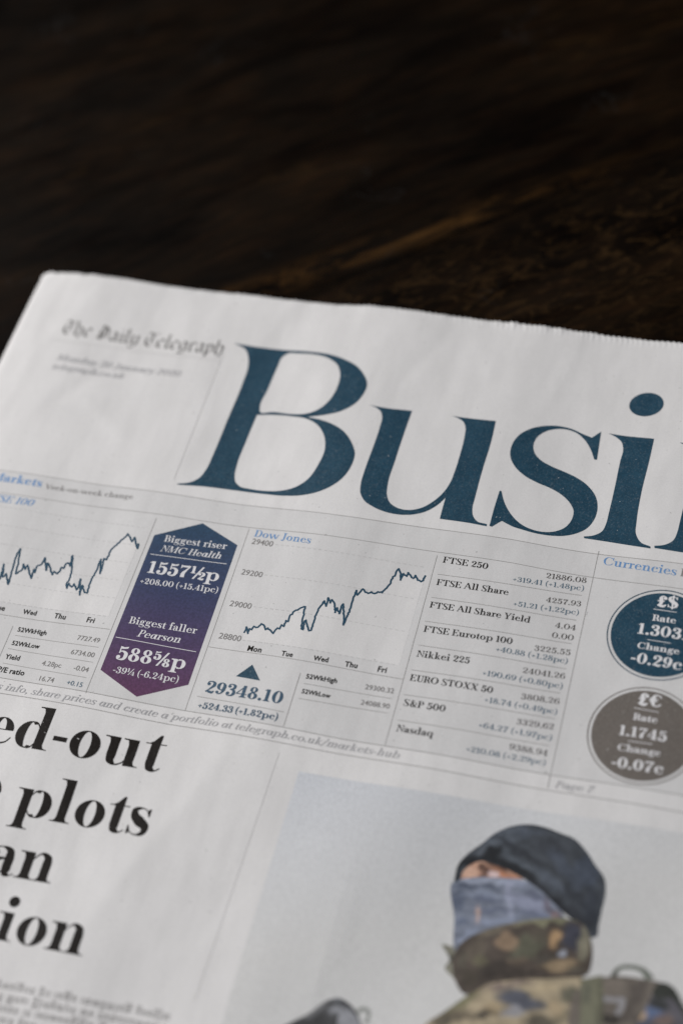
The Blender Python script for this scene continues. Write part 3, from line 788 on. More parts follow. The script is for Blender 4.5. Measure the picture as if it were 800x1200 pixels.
def C(off, k, pts):
    """points read off an enlarged view whose corner is off and whose scale is k"""
    return [((p[0] / k) + off[0], (p[1] / k) + off[1]) + tuple(p[2:]) for p in pts]

def child(o, name, sh, mat, dz): return sh.build(name, mat, o, dz)
def words(o, name, mat, dz, rows, style='reg', it=False, sy=1.0):
    for r in rows:
        sh = Sheet(); text(sh, r[0], r[1], r[2], *( (r[3], bool(r[4]) if len(r) > 4 else False) if len(r) > 3 else (style, it)), sy=sy)
        sh.build(name, mat, o, dz)
def rules(o, name, mat, dz, rows, wd=.00015, f=None):
    for r in rows:
        sh = Sheet(); (f or rule)(sh, r[0], r[1], wd); sh.build(name, mat, o, dz)

# ---- masthead lettering, outlines read from the photograph
mast = Sheet()
def letter(outer, holes=()):
    o = pg(smooth(outer, 6)); hs = [pg(smooth(h, 6)) for h in holes]
    V, Fc = cdt_holes([tuple(p) for p in o], [[tuple(p) for p in h] for h in hs], .0022)
    mast.add(V, Fc)
    return o, hs
letter([(274, 402.3, 1), (291, 405.2), (330, 410.2), (360, 412), (385, 415.2), (402, 420.5), (420, 431), (430, 450), (421, 468), (400, 481.5), (382.5, 485.8), (360, 488.7, 1),
        (375, 491.8), (390, 497.3), (402, 505), (411, 517), (415.5, 531), (410.5, 547.5), (400, 561), (387.5, 569.8), (370, 577), (352, 580.5), (333, 581), (307.5, 578.8), (275, 574.7), (240, 570.3), (208, 568, 1), (208, 566.8, 1),
        (222.5, 565.3), (233.7, 560), (242.5, 548.7), (250, 532.5), (267.5, 490), (285, 447.5), (290.7, 430), (291, 418.7), (287.5, 409.5), (280.5, 405.2)],
       [[(337.5, 414.3), (330.5, 418.7), (325, 430), (313.7, 456.2), (304.3, 478), (304.5, 482.4), (320, 482.9), (342.5, 485.4), (357.5, 485), (372.5, 480), (385, 470), (395, 453.7), (398.4, 438.7), (395, 427.5), (385, 420), (370, 415.7), (350, 414.3)],
        [(301, 486.4, 1), (320, 486.2), (342.5, 488), (360, 491.2), (372.5, 498.7), (380, 512), (380.5, 526), (372.5, 545), (360, 562), (345, 571.2), (330, 575), (312.5, 575.5), (292.5, 573), (281, 570), (275.5, 564), (275, 557), (277.5, 545), (288.7, 516)]])
letter(C((400, 440), 4, [(130, 138, 1), (190, 150), (330, 166, 1), (300, 250), (250, 400), (216, 510), (212, 560), (225, 595), (260, 620), (310, 631), (370, 622), (430, 590), (480, 545), (510, 500), (530, 450), (555, 370), (576, 285), (580, 245), (572, 220), (550, 203), (517, 190, 1),
        (580, 199), (722, 214, 1), (700, 310), (660, 440), (625, 570), (612, 625), (614, 655), (632, 682), (680, 697, 1), (679, 707, 1), (600, 692), (460, 672, 1), (475, 615), (487, 573, 1), (450, 606), (400, 635), (340, 651), (280, 653), (210, 641), (150, 617), (105, 585), (88, 550), (90, 510), (110, 440), (150, 330), (180, 240), (190, 195), (184, 170), (165, 153)]))
letter(C((600, 440), 4, [(415, 264, 1), (405, 330), (395, 395, 1), (383, 395, 1), (365, 345), (340, 305), (300, 270), (250, 253), (200, 252), (150, 265), (115, 290), (98, 325), (102, 360), (130, 395), (180, 425), (250, 455), (310, 485), (360, 525), (390, 570), (398, 620), (385, 670), (350, 715), (300, 740), (240, 752), (170, 750), (100, 738), (40, 721), (0, 708), (-28, 694), (-50, 682, 1), (-72, 694), (-96, 709, 1), (-108, 706, 1), (-85, 620), (-60, 540, 1), (-52, 542, 1),
        (-40, 590), (-20, 632), (0, 660), (40, 697), (80, 718), (150, 734), (200, 731), (250, 710), (280, 670), (286, 635), (270, 600), (230, 560), (180, 530), (110, 500), (50, 465), (10, 425), (-10, 380), (-2, 325), (30, 281), (80, 252), (150, 237), (220, 238), (280, 252), (330, 275), (372, 292, 1)]))
i_body = [(450, 272, 1), (505, 281), (663, 297, 1), (640, 400), (603, 550), (580, 690), (577, 740), (600, 782), (646, 802, 1), (645, 811, 1), (540, 795), (440, 779), (335, 763, 1), (334, 755, 1), (380, 750), (420, 730), (440, 690), (450, 650), (480, 520), (505, 400), (518, 345), (512, 315), (490, 293)]
letter(C((600, 440), 4, i_body))
a_ = np.linspace(0, 2 * np.pi, 24, endpoint=False)
letter([(756.8 + 20.1 * math.cos(a) - 1.2 * math.sin(a), 474.2 + 13.7 * math.sin(a) - .8 * math.cos(a)) for a in a_])
letter(C((600 + 83, 440 + 11), 4, [(450, 270, 1), (505, 279), (663, 295, 1), (650, 352, 1), (690, 322), (760, 305), (830, 318), (862, 352), (862, 400), (845, 470), (812, 600), (790, 720), (800, 790), (850, 832, 1), (850, 842, 1), (760, 828), (610, 806, 1), (610, 797, 1), (645, 780), (665, 720), (685, 600), (715, 470), (722, 410), (708, 372), (680, 366), (640, 392), (603, 550), (578, 690), (574, 745), (590, 780), (604, 800, 1), (603, 808, 1), (540, 798), (440, 782), (333, 765, 1), (332, 755, 1), (380, 750), (420, 730), (440, 690), (450, 650), (480, 520), (505, 400), (518, 345), (512, 315), (490, 291)]))
text(mast, 'ess', (900, 662), (1075, 686), 'fat', sy=1.15)
mast.build('masthead_title', M_NAVY, paper, D2)

# ---- nameplate and date
s_ = Sheet(); text(s_, 'The Daily Telegraph', (71, 390.5), (260.5, 416.2), 'black', sy=1.0); s_.build('nameplate', M_PLATE, paper, D2)
words(paper, 'dateline', M_PALE, D2, [('Monday 20 January 2020', (65.5, 421.5), (210, 441.5)), ('telegraph.co.uk', (60, 432), (144.5, 443.8))], 'semi', True)
rules(paper, 'masthead_rule', M_FRULE, D2, [((63, 398.3), (258, 423)), ((262, 414), (204, 562))], .00010)

# ---- markets panel
s_ = Sheet()
A_ = pg([(-60, 542.7), (0, 551), (200, 578.5), (400, 604.3), (600, 632.5), (800, 661), (1100, 703)])
C_ = pg([(-60, 783.3), (0, 794), (200, 829.7), (400, 866), (600, 900.5), (800, 932.5), (1040, 971)])
fill(s_, np.concatenate([A_, C_[::-1]]), .0016, True)
panel = s_.build('markets_panel', M_TINT, paper, D1)
for q in (A_, pg([(-60, 569.5), (0, 577.5), (200, 604.5), (400, 629.8), (600, 659.8), (800, 690.5), (1090, 733)]), C_, pg([(-60, 801.5), (27.5, 816.5), (200, 849.2), (400, 884), (600, 919), (800, 952.5), (1030, 990)])):
    s_ = Sheet(); band(s_, q, .00016); child(panel, 'panel_rule', s_, M_RULE, D3)
rules(panel, 'column_divider', M_RULE, D3, [((183.5, 607.5), (100.7, 812)), ((292, 620), (217, 832.7)), ((512, 651), (451, 873)), ((701, 646), (641, 924))])
words(panel, 'section_heading', M_BLUE, D3, [('Markets', (-10.5, 562.6), (48.5, 570.8), 'bold'), ('Currencies', (705, 661.4), (791.5, 674.6), 'semi')])
words(panel, 'section_note', M_GREY, D3, [('Week-on-week change', (52.5, 572.6), (155.5, 585.2)), ('F', (795.5, 675), (805, 676.4))], 'semi')
words(panel, 'chart_heading', M_BLUE, D3, [('FTSE 100', (-19, 586.5), (38, 593.3), 'semi', 1), ('Dow Jones', (297, 628.7), (363.5, 637), 'semi')])

# ---- charts
ftse = C((0, 500), 4, [(-150, 640), (-120, 700), (-95, 660), (-70, 720), (-40, 690), (-15, 730), (0, 715), (12, 680), (20, 645), (14, 705), (30, 690), (40, 740), (55, 690), (70, 630), (80, 600), (97, 573), (88, 640), (75, 690), (90, 680), (105, 672), (112, 645), (120, 670), (130, 650), (140, 690), (148, 712), (160, 670), (165, 685), (175, 655), (190, 650), (200, 640), (212, 615), (218, 675), (225, 640), (235, 660), (247, 695), (255, 680), (270, 690), (280, 680), (290, 660), (300, 665), (310, 645), (322, 640), (330, 655), (342, 605), (335, 690), (325, 720), (312, 740), (315, 758), (325, 735), (338, 752), (348, 738), (360, 765), (370, 750), (378, 715), (375, 790), (387, 745), (398, 778), (410, 780), (425, 730), (445, 690), (460, 660), (475, 622), (470, 690), (485, 640), (488, 620), (500, 625), (520, 580), (540, 560), (560, 545), (585, 520), (600, 503), (612, 522), (620, 540), (632, 520), (640, 560), (645, 572), (650, 550)])
dow = C((200, 560), 4, [(345, 725), (355, 700), (362, 730), (370, 708), (380, 712), (390, 697), (400, 702), (415, 695), (425, 685), (435, 690), (445, 712), (455, 705), (470, 718), (480, 730), (490, 715), (500, 705), (510, 708), (520, 690), (530, 697), (540, 670), (550, 674), (558, 648), (570, 640), (580, 625), (595, 620), (610, 610), (630, 605), (618, 660), (612, 708), (620, 712), (627, 672), (634, 668), (640, 695), (648, 717), (658, 715), (665, 690), (680, 645), (700, 605), (712, 590), (720, 578), (728, 602), (738, 563), (747, 587), (755, 572), (765, 585), (770, 632), (780, 610), (790, 637), (800, 602), (808, 592), (812, 668), (809, 690), (820, 665), (840, 615), (860, 555), (870, 528), (874, 550), (885, 538), (900, 522), (912, 537), (925, 542), (940, 536), (955, 543), (970, 535), (990, 539), (1005, 522), (1020, 505), (1030, 495), (1040, 465), (1050, 460), (1058, 438), (1068, 427), (1078, 450), (1076, 480), (1090, 450), (1105, 462), (1112, 445), (1124, 460), (1136, 472), (1146, 458), (1156, 480), (1172, 487), (1182, 482), (1192, 460)])
def jitter(tr):
    rj = random.Random(5); out = [tr[0]]
    for a, b in zip(tr, tr[1:]):
        L = math.hypot(b[0] - a[0], b[1] - a[1]); n = max(1, int(L / 1.6))
        for i in range(1, n + 1):
            t = i / n; k = 0 if i == n else 1
            out.append((a[0] + (b[0] - a[0]) * t + k * rj.uniform(-.5, .5), a[1] + (b[1] - a[1]) * t + k * rj.uniform(-.7, .7)))
    return out
def envelope(tr):
    out = []
    for p in tr:
        if not out or p[0] > out[-1][0] + .4: out.append(p[:2])
    return out
for name, tr, base, gl, labels, days, rl in (
    ('share_chart', ftse, [(127.5, 722.5), (-37, 699.5)],
     [((-40, 589), (171, 618.7)), ((-40, 610), (160, 639)), ((-40, 632), (153.7, 660)), ((-40, 653), (144, 680.5)), ((-40, 676), (136, 701)), ((-40, 698.7), (127.5, 722.5))], [],
     [('Tue', (-9, 714), (5.7, 716)), ('Wed', (26.7, 719.3), (43, 721.5)), ('Thu', (63, 724.2), (77, 726.2)), ('Fri', (100.7, 728.9), (110.5, 730.5))], ((-40, 713.6), (128.7, 737.6))),
    ('share_chart', dow, [(467.5, 780), (283.7, 750)],
     [((322.5, 638.3), (501, 665.5)), ((310, 673.7), (489.5, 702.5)), ((297, 711), (479.5, 741)), ((283.7, 750), (467.5, 780))],
     [('29400', (294, 637.2), (319, 640.7)), ('29200', (281.8, 673), (306.7, 676.8)), ('29000', (268.2, 710), (293.8, 713.8)), ('28800', (255.3, 748), (281.7, 752))],
     [('Mon', (289, 762.5), (306.2, 764.9)), ('Tue', (329, 768.2), (342.7, 770.2)), ('Wed', (366.8, 773.7), (384.4, 776.4)), ('Thu', (403.3, 781), (418.7, 783.3)), ('Fri', (441.3, 787), (452.6, 788.8))], ((244.5, 758), (472, 796.2)))):
    s_ = Sheet(); e_ = envelope(tr)
    fill(s_, list(e_) + base)
    ch = s_.build(name, M_AREA, paper, D2)
    ch['label'] = 'blue share price line rising to the right, left of the purple arrow' if tr is ftse else 'blue share price line rising to the right, right of the purple arrow'
    rules(ch, 'gridline', M_FRULE, D3, gl, .00016, dashes)
    s_ = Sheet(); jag(s_, jitter(tr), .00050); child(ch, 'chart_line', s_, M_TRACE, D4)
    s_ = Sheet(); rule(s_, *rl); child(ch, 'axis_rule', s_, M_RULE, D3)
    words(ch, 'axis_label', M_GREY, D4, labels, 'sans')
    words(ch, 'day_label', M_BLACK, D4, days, 'sansb', sy=1.08)

# ---- small tables under the charts
def small_table(rws, vline, names, vals, green=()):
    s_ = Sheet(); rule(s_, *vline); t = s_.build('figures_table', M_RULE, paper, D3)
    rules(t, 'row_rule', M_RULE, D3, rws, .00014)
    words(t, 'row_name', M_BLACK, D4, names, 'sansb', sy=1.06)
    words(t, 'row_value', M_GREY, D4, vals, 'sans')
    for n, a, b in green:
        s_ = Sheet(); text(s_, n, a, b, 'sans', sy=1.0); child(t, 'change_value', s_, M_BTXT if n[0] == '+' else M_GREY, D4)
small_table([((18, 744.5), (115.5, 758.7)), ((10, 760), (108.7, 776.2)), ((3.7, 777), (101.2, 794.2))], ((15.7, 733.7), (-12, 797)),
            [('52WkHigh', (20.3, 740), (54.7, 744.4)), ('52WkLow', (13.5, 755.7), (46, 760.2)), ('Yield', (6, 771.8), (23.2, 774.3)), ('P/E ratio', (-3.5, 786.7), (28.4, 791.9))],
            [('7727.49', (89.8, 749.7), (116.5, 753.4)), ('6734.00', (82.3, 766.5), (110.2, 770.7)), ('4.28pc', (48.5, 779.7), (71.4, 782.8)), ('16.74', (44, 797.3), (62.7, 800.2))],
            [('-0.04', (85.5, 784.9), (103.2, 788)), ('+0.15', (77.3, 802.3), (96.4, 805.6))])
small_table([((356, 801), (459, 818.9)), ((350, 818.5), (453.9, 835.7))], ((352, 788.7), (332.3, 851)),
            [('52WkHigh', (357.8, 795), (394.8, 800.8)), ('52WkLow', (352.8, 812.3), (386.5, 818.2))], [('29300.32', (426.8, 807.6), (461, 812.8)), ('24088.90', (421.8, 825.6), (455.8, 830.8))])

# ---- the two-headed arrow panel
s_ = Sheet(); hexa = [(237.7, 613.4), (278.3, 639), (220.8, 802.6), (160.4, 816.6), (118, 785), (181, 627.2)]
hx = []
for a, b in zip(hexa, hexa[1:] + hexa[:1]): hx += [tuple(np.array(a) + (np.array(b) - np.array(a)) * t) for t in np.linspace(0, 1, 14)[:-1]]
fill(s_, hx, .0014)
Vh = np.concatenate(s_.V); y0 = pg((237, 614))[0][1]; y1 = pg((160, 816))[0][1]; tt_ = np.clip((y0 - Vh[:, 1]) / (y0 - y1), 0, 1)[:, None]
g0, g1, g2, g3 = [np.array(c) for c in ((.018, .052, .100), (.030, .040, .100), (.058, .036, .098), (.098, .030, .084))]
def seg(t): 
    return np.where(t < .4, g0 + (g1 - g0) * t / .4, np.where(t < .68, g1 + (g2 - g1) * (t - .4) / .28, g2 + (g3 - g2) * (t - .68) / .32))
arrow = s_.build('riser_faller_arrow', M_GRAD, paper, D2, seg(tt_))
arrow['label'] = 'navy to purple two pointed arrow panel with white figures'
words(arrow, 'arrow_lettering', M_WHITE, D4, (('Biggest riser', (191.8, 634.6), (265, 643.8), 'semi', 0), ('NMC Health', (187.5, 646), (258.5, 655), 'semi', 1), ('1557\u00bdp', (171.5, 671), (256, 681.7), 'bold', 0), ('+208.00 (+15.41pc)', (163.5, 683.7), (255.2, 694.8), 'semi', 0),
                         ('Biggest faller', (150.5, 730.3), (230, 742.9), 'semi', 0), ('Pearson', (160, 745.8), (210.7, 753.7), 'semi', 1), ('588\u215dp', (134.5, 772.2), (216.6, 784.8), 'bold', 0), ('-39\u00bc (-6.24pc)', (131.5, 788), (208.8, 800), 'semi', 0)))
rules(arrow, 'arrow_divider', M_WHITE, D4, [((176.5, 649.5), (265.8, 661)), ((136, 746.8), (230, 764))], .00018)

# ---- closing figure under the second chart
s_ = Sheet(); fill(s_, [(295.8, 779), (276.5, 792.6), (304.7, 797.7)]); tri = s_.build('rise_marker', M_NAVY, paper, D3)
s2 = Sheet(); rule(s2, (231, 816), (332.5, 834.5), .00016); cf = s2.build('closing_figure', M_RULE, paper, D3); words(cf, 'closing_lettering', M_NAVY2, D4, [('29348.10', (238.7, 811), (330, 825.2)), ('+524.33 (+1.82pc)', (231, 829.6), (324.7, 844.2))], 'bold')

# ---- index table
IDX = (((512.5, 673), (681, 698)), ((505, 700), (675, 727)), ((497.5, 728), (669.5, 754.5)), ((490, 756), (663, 784)), ((481.7, 785), (656, 812.5)), ((473, 814), (650, 842.5)), ((465.7, 844), (643, 874)))
s_ = Sheet(); rule(s_, *IDX[0], .00015); tab = s_.build('index_table', M_RULE, paper, D3)
rules(tab, 'row_rule', M_RULE, D3, IDX[1:], .00015)
words(tab, 'index_name', M_BLACK, D4, (('FTSE 250', (517.7, 659.2), (571, 667.3)), ('FTSE All Share', (510.3, 685.4), (595, 697.6)), ('FTSE All Share Yield', (502.3, 711.9), (620.5, 730.2)), ('FTSE Eurotop 100', (495.3, 740.3), (599.6, 755.2)),
                ('Nikkei 225', (487.3, 769.4), (549.5, 777.9)), ('EURO STOXX 50', (479, 797.4), (576.7, 812.6)), ('S&P 500', (471.5, 826.9), (521, 834.4)), ('Nasdaq', (463.5, 856.8), (507, 863.9))), 'semi')
words(tab, 'index_value', M_TEXT, D4, (('21886.08', (638.5, 677.4), (686.6, 683.4)), ('4257.93', (638.5, 705.5), (680.3, 710.9)), ('4.04', (649, 735.5), (674, 739.2)), ('0.00', (645.3, 747.2), (671.4, 750.8)), ('3225.55', (624.8, 762.3), (668, 768.2)),
                ('24041.26', (611, 788.5), (661.6, 795.9)), ('3808.26', (609.3, 819.2), (655, 825.4)), ('3329.62', (604, 848.5), (648.4, 855.4)), ('9388.94', (595.3, 878), (641, 886.4))))
words(tab, 'index_change', M_BTXT, D4, (('+319.41 (+1.48pc)', (599.5, 681), (683.6, 692.4)), ('+51.21 (+1.22pc)', (600.2, 709.8), (677.6, 720.8)), ('+40.88 (+1.28pc)', (579.6, 763.2), (664.5, 777.8)), ('+190.69 (+0.80pc)', (563.8, 791.2), (658.6, 807.4)),
                ('+18.74 (+0.49pc)', (566.3, 822.6), (652.2, 837.4)), ('+64.27 (+1.97pc)', (559.3, 852.2), (646, 868)), ('+210.08 (+2.29pc)', (544.6, 880.4), (638.6, 897))))

# ---- currency badges
def badge(cx, cy, mat, lab, lines, rws, cpx):
    c = pg((cx, cy))[0]; an = np.linspace(0, 2 * np.pi, 72, endpoint=False)
    r = cpx * S
    s_ = Sheet(); fill(s_, c + r * .935 * np.c_[np.cos(an), np.sin(an)], .002, True)
    o = s_.build('currency_badge', mat, paper, D2); o['label'] = lab
    a2 = np.linspace(0, 2 * np.pi, 97); s_ = Sheet(); band(s_, c + r * np.c_[np.cos(a2), np.sin(a2)], .00030); child(o, 'badge_ring', s_, mat, D3)
    words(o, 'badge_lettering', M_WHITE, D4, lines)
    rules(o, 'badge_divider', M_WHITE, D4, rws, .00018)
badge(773, 743.6, M_NAVY, 'round navy exchange rate badge with white lettering', [('\u00a3$', (767.5, 710.5), (793.5, 713.2), 'fat'), ('Rate', (762.8, 727.3), (791.2, 731), 'bold'), ('1.3031', (745, 742.3), (806.5, 751), 'bold'), ('Change', (745.2, 759.6), (795, 767.2), 'bold'), ('-0.29c', (737, 775.8), (798, 786), 'bold')],
      [((765, 713.9), (792, 717.8)), ((758, 749.7), (785.5, 754))], .02925)
badge(752.3, 861.5, M_TAUPE, 'round taupe exchange rate badge with white lettering', [('\u00a3\u20ac', (745, 825.5), (773.6, 829.4), 'fat'), ('Rate', (740.4, 843.4), (769.5, 847.8), 'bold'), ('1.1745', (723.4, 861), (780, 869.6), 'bold'), ('Change', (722.2, 879.2), (773, 886.6), 'bold'), ('-0.07c', (714.6, 898.4), (776.5, 908), 'bold')],
      [((742.5, 829.6), (771, 834.9)), ((735, 868.4), (764, 872.4))], .02925)

# ---- footer strip
words(paper, 'footer_line', M_PALE, D3, [('markets info, share prices and create a', (-48.5, 798.7), (195, 842.3)), ('portfolio at telegraph.co.uk/markets-hub', (199.5, 843), (466.5, 889)), ('Page 7', (648.5, 922.6), (693, 929.4))], 'reg', True)

# ---- headline and text below
words(paper, 'headline', M_BLACK, D2, (('ed-out', (-23, 867.8), (186, 904.3)), ('e', (-47, 942.2), (-5, 950)), ('plots', (12, 952.8), (171.5, 980.2)), ('an', (-20, 1020.6), (60, 1035.6)), ('ion', (-11.5, 1099.4), (97, 1120.6))), 'head', sy=HSY)
# body type is too far out of focus to read: rows of letter-like marks only
s_ = Sheet(); rr = random.Random(11)
pa, pb, pd = (-70, 1145.5), (204, 1197), (-4.2, 12.9)
for ln in range(9):
    a = pg((pa[0] + pd[0] * ln, pa[1] + pd[1] * ln))[0]; b = pg((pb[0] + pd[0] * ln, pb[1] + pd[1] * ln))[0]
    L = np.linalg.norm(b - a); ux = (b - a) / L; uy = np.array([-ux[1], ux[0]]); s = 0; xh = .00150
    while s < L - .002:
        for _ in range(rr.randint(2, 9)):
            if s > L - .001: break
            hgt = xh * rr.choice((1, 1, 1, 1, 1.5)); y0_ = -xh * .45 if rr.random() < .08 else 0
            for k in range(rr.choice((1, 2, 2, 2, 3))):
                p = a + ux * s; q0 = p + uy * y0_; q1 = p + uy * hgt; wv = ux * .00022
                s_.add([q0, q0 + wv, q1 + wv, q1], [(0, 1, 2, 3)]); 
                if k: 
                    m0 = p - ux * .0004 + uy * (xh * rr.choice((.85, .0, .45))); s_.add([m0, m0 + ux * .0005, m0 + ux * .0005 + uy * .0002, m0 + uy * .0002], [(0, 1, 2, 3)])
                s += .00062
            s += .00022
        s += .0008
s_.build('body_text', M_GREY, paper, D2)
s_ = Sheet(); rule(s_, (327, 882), (228, 1172), .00008); s_.build('column_rule', M_FRULE, paper, D2)

# ---- the printed picture
def shape(name, par, px, colf, dz, grid=.0011, sm=True):
    s_ = Sheet(); pts = smooth(px, 5) if sm else px
    fill(s_, pts, grid); V = np.concatenate(s_.V)
    o = s_.build(name, M_PIC, par, dz, np.clip(colf(V[:, 0], V[:, 1]), .002, 1))
    return o
def flat(c, amp=.12, fx=300, fy=300, seed=1):
    c = np.array(sl(c))
    return lambda x, y: c[None, :] * (1 + amp * (vnoise(x * fx + 40, y * fy + 40, seed) - .5) * 2)[:, None]
def lerp(a, b, t): return a[None, :] * (1 - t[:, None]) + b[None, :] * t[:, None]
tlp, brp = pg((350, 904))[0], pg((1000, 1300))[0]
ePX = [(350, 904), (450, 920.5), (560, 938.5), (680, 957.5), (800, 976.5), (1010, 1010), (975, 1150), (940, 1290), (600, 1290), (235, 1290), (265, 1180), (310, 1034)]
def skyc(x, y):
    t = np.clip((tlp[1] - y) / .05 + (x - tlp[0]) / .12, 0, 1)
    n = vnoise(x * 60 + 20, y * 22 + 20, 6) + .5 * vnoise(x * 150 + 3, y * 60 + 8, 3) - .25
    return lerp(np.array(sl((187, 189, 194))), np.array(sl((191, 190, 189))), t) * (.97 + .07 * n)[:, None]
pic = shape('printed_photograph', paper, ePX, skyc, D2, .003, False)
K = lambda *p: C((500, 950), 3.2, p)
def px_of(x, y):
    """page point -> its place in the printed picture, in units of the enlarged view"""
    P = np.c_[x, y, 0 * x] / S @ R.T + T
    return ((400 + F * P[:, 0] / P[:, 2]) - 500) * 3.2, ((600 + F * P[:, 1] / P[:, 2]) - 950) * 3.2
def paint(base, blobs=(), grain=.12, streak=None, fine=.10):
    """ink colours of one picture area: base tone, soft patches (x, y, rx, ry, tilt, colour, strength), cloth folds, screen grain"""
    B0 = np.array(sl(base))
    def f(x, y):
        X, Y = px_of(x, y)
        o = np.repeat(B0[None], len(x), 0)
        wx = (vnoise(X * .03 + 5, Y * .03 + 9, 2) - .5) * 26; wy = (vnoise(X * .03 + 25, Y * .03 + 3, 5) - .5) * 26
        for bx, by, rx, ry, tl, col, stn in blobs:
            a = math.radians(tl); dx, dy = X + wx - bx, Y + wy - by
            u = (dx * math.cos(a) + dy * math.sin(a)) / rx; v = (-dx * math.sin(a) + dy * math.cos(a)) / ry
            m_ = np.clip(1.55 - (u * u + v * v), 0, 1) * stn
            o = lerp2(o, np.array(sl(col)), m_)
        k = 1 + grain * 2 * (vnoise(X * .045 + 11, Y * .045 + 2, 1) - .5) + fine * 2 * (vnoise(X * .35, Y * .35, 7) - .5)
        if streak:
            an, fs, fl, amp = streak; a = math.radians(an)
            u = X * math.cos(a) + Y * math.sin(a); v = -X * math.sin(a) + Y * math.cos(a) + 8 * (vnoise(X * .02, Y * .02, 9) - .5)
            k = k + amp * 2 * (vnoise(v * fs + 3, u * fl + 7, 4) - .5)
        return o * k[:, None]
    return f
def lerp2(o, c, m_): return o * (1 - m_[:, None]) + c[None] * m_[:, None]
G = .0007
shape('printed_jacket', pic, K((-60, 860), (0, 795), (60, 757), (140, 700), (230, 645), (330, 628), (450, 624), (580, 622), (600, 700), (610, 860), (600, 1000), (300, 1010), (-150, 1000)),
      paint((158, 145, 122), [(120, 720, 90, 26, -32, (106, 104, 80), .9), (300, 655, 90, 14, -8, (122, 108, 104), .8), (350, 712, 95, 30, 14, (74, 78, 90), .95), (330, 755, 46, 22, 0, (140, 140, 146), .9), (215, 765, 60, 16, -10, (58, 54, 50), .9), (120, 770, 50, 20, -20, (92, 84, 72), .9), (60, 790, 40, 22, 0, (70, 66, 58), .8), (250, 740, 30, 24, 0, (150, 134, 108), .7), (535, 690, 26, 36, 10, (84, 84, 74), .9), (450, 660, 60, 14, 0, (176, 160, 132), .8), (520, 770, 40, 30, 0, (120, 112, 94), .8), (430, 800, 60, 26, 0, (80, 76, 68), .9), (480, 740, 30, 22, 0, (172, 154, 126), .8), (300, 860, 120, 40, 0, (100, 94, 76), .9)], .22, None, .12), D3, G)
shape('printed_pack', pic, K((590, 640), (690, 622), (800, 630), (900, 660), (850, 760), (815, 860), (800, 1000), (590, 1000)),
      paint((102, 95, 88), [(700, 660, 60, 30, 0, (116, 108, 100), .8), (780, 700, 22, 90, 25, (78, 72, 68), .8), (740, 780, 70, 20, 0, (80, 74, 70), .8)], .15, (95, .06, .01, .12)), D3 + .00001, G)
shape('printed_sleeve', pic, C((680, 1080), 6.667, [(560, 560), (600, 488), (660, 480), (720, 520), (800, 660), (900, 820), (950, 1000), (500, 1000), (440, 800), (500, 690)]),
      paint((84, 82, 88), [(850, 760, 40, 26, 30, (90, 106, 138), .9), (800, 765, 26, 18, -30, (186, 160, 128), .9), (880, 790, 40, 20, 0, (112, 94, 84), .8), (795, 800, 26, 16, 0, (58, 74, 104), .9), (870, 720, 44, 16, 30, (48, 50, 50), .9)], .25), D3 + .00002, G)
shape('sleeve_edge', pic, C((680, 1080), 6.667, [(560, 575), (600, 490), (660, 480), (720, 515), (800, 650), (880, 790), (860, 800), (780, 690), (700, 600), (620, 600)]), paint((50, 52, 48), (), .15), D3 + .00003, .001)
shape('pack_handle', pic, C((680, 1080), 6.667, [(228, 440, 1), (245, 400), (290, 352), (390, 338), (490, 362), (545, 405), (575, 450, 1), (500, 455, 1), (480, 410), (390, 372), (310, 378), (270, 440, 1)]), paint((104, 108, 100), [(655, 622, 18, 16, 0, (52, 52, 48), 1), (705, 620, 16, 16, 0, (60, 58, 52), 1)], .15), D3 + .00002, .0009)
shape('pack_buckle', pic, C((680, 1080), 6.667, [(155, 585), (240, 592), (350, 605), (345, 660), (290, 735), (265, 715), (300, 650), (240, 628), (155, 625)]), paint((134, 132, 134), (), .12), D3 + .00003, .0007)
shape('pack_shadow_strap', pic, C((680, 1080), 6.667, [(150, 710), (230, 735), (300, 745), (290, 790), (150, 770)]), paint((56, 52, 48), (), .12), D3 + .00003, .0007)
shape('printed_strap', pic, K((575, 634, 1), (655, 618, 1), (662, 700), (650, 860), (640, 1000, 1), (560, 1000, 1), (572, 800)), paint((112, 111, 94), [(650, 740, 10, 120, 0, (84, 82, 70), .8), (590, 690, 16, 40, 0, (92, 92, 82), .7)], .12, (90, .09, .02, .08)), D3 + .00004, G)
shape('printed_face', pic, K((112, 262), (130, 215), (160, 186), (210, 174), (260, 184), (320, 216), (360, 252), (340, 275), (220, 280), (130, 285)),
      paint((158, 122, 104), [(156, 225, 30, 30, 0, (196, 160, 140), .95), (195, 205, 22, 14, -30, (200, 160, 136), .8), (214, 222, 22, 20, 0, (84, 62, 54), .95), (205, 246, 16, 9, 0, (104, 80, 72), .9), (245, 240, 20, 12, 0, (208, 186, 186), .9), (272, 214, 36, 8, 20, (116, 78, 60), .9), (300, 240, 34, 14, 12, (176, 122, 94), .9), (262, 198, 50, 8, 22, (60, 48, 44), .9), (130, 210, 10, 40, 20, (90, 74, 66), .6)], .06, None, .05), D3 + .00001, .0005)
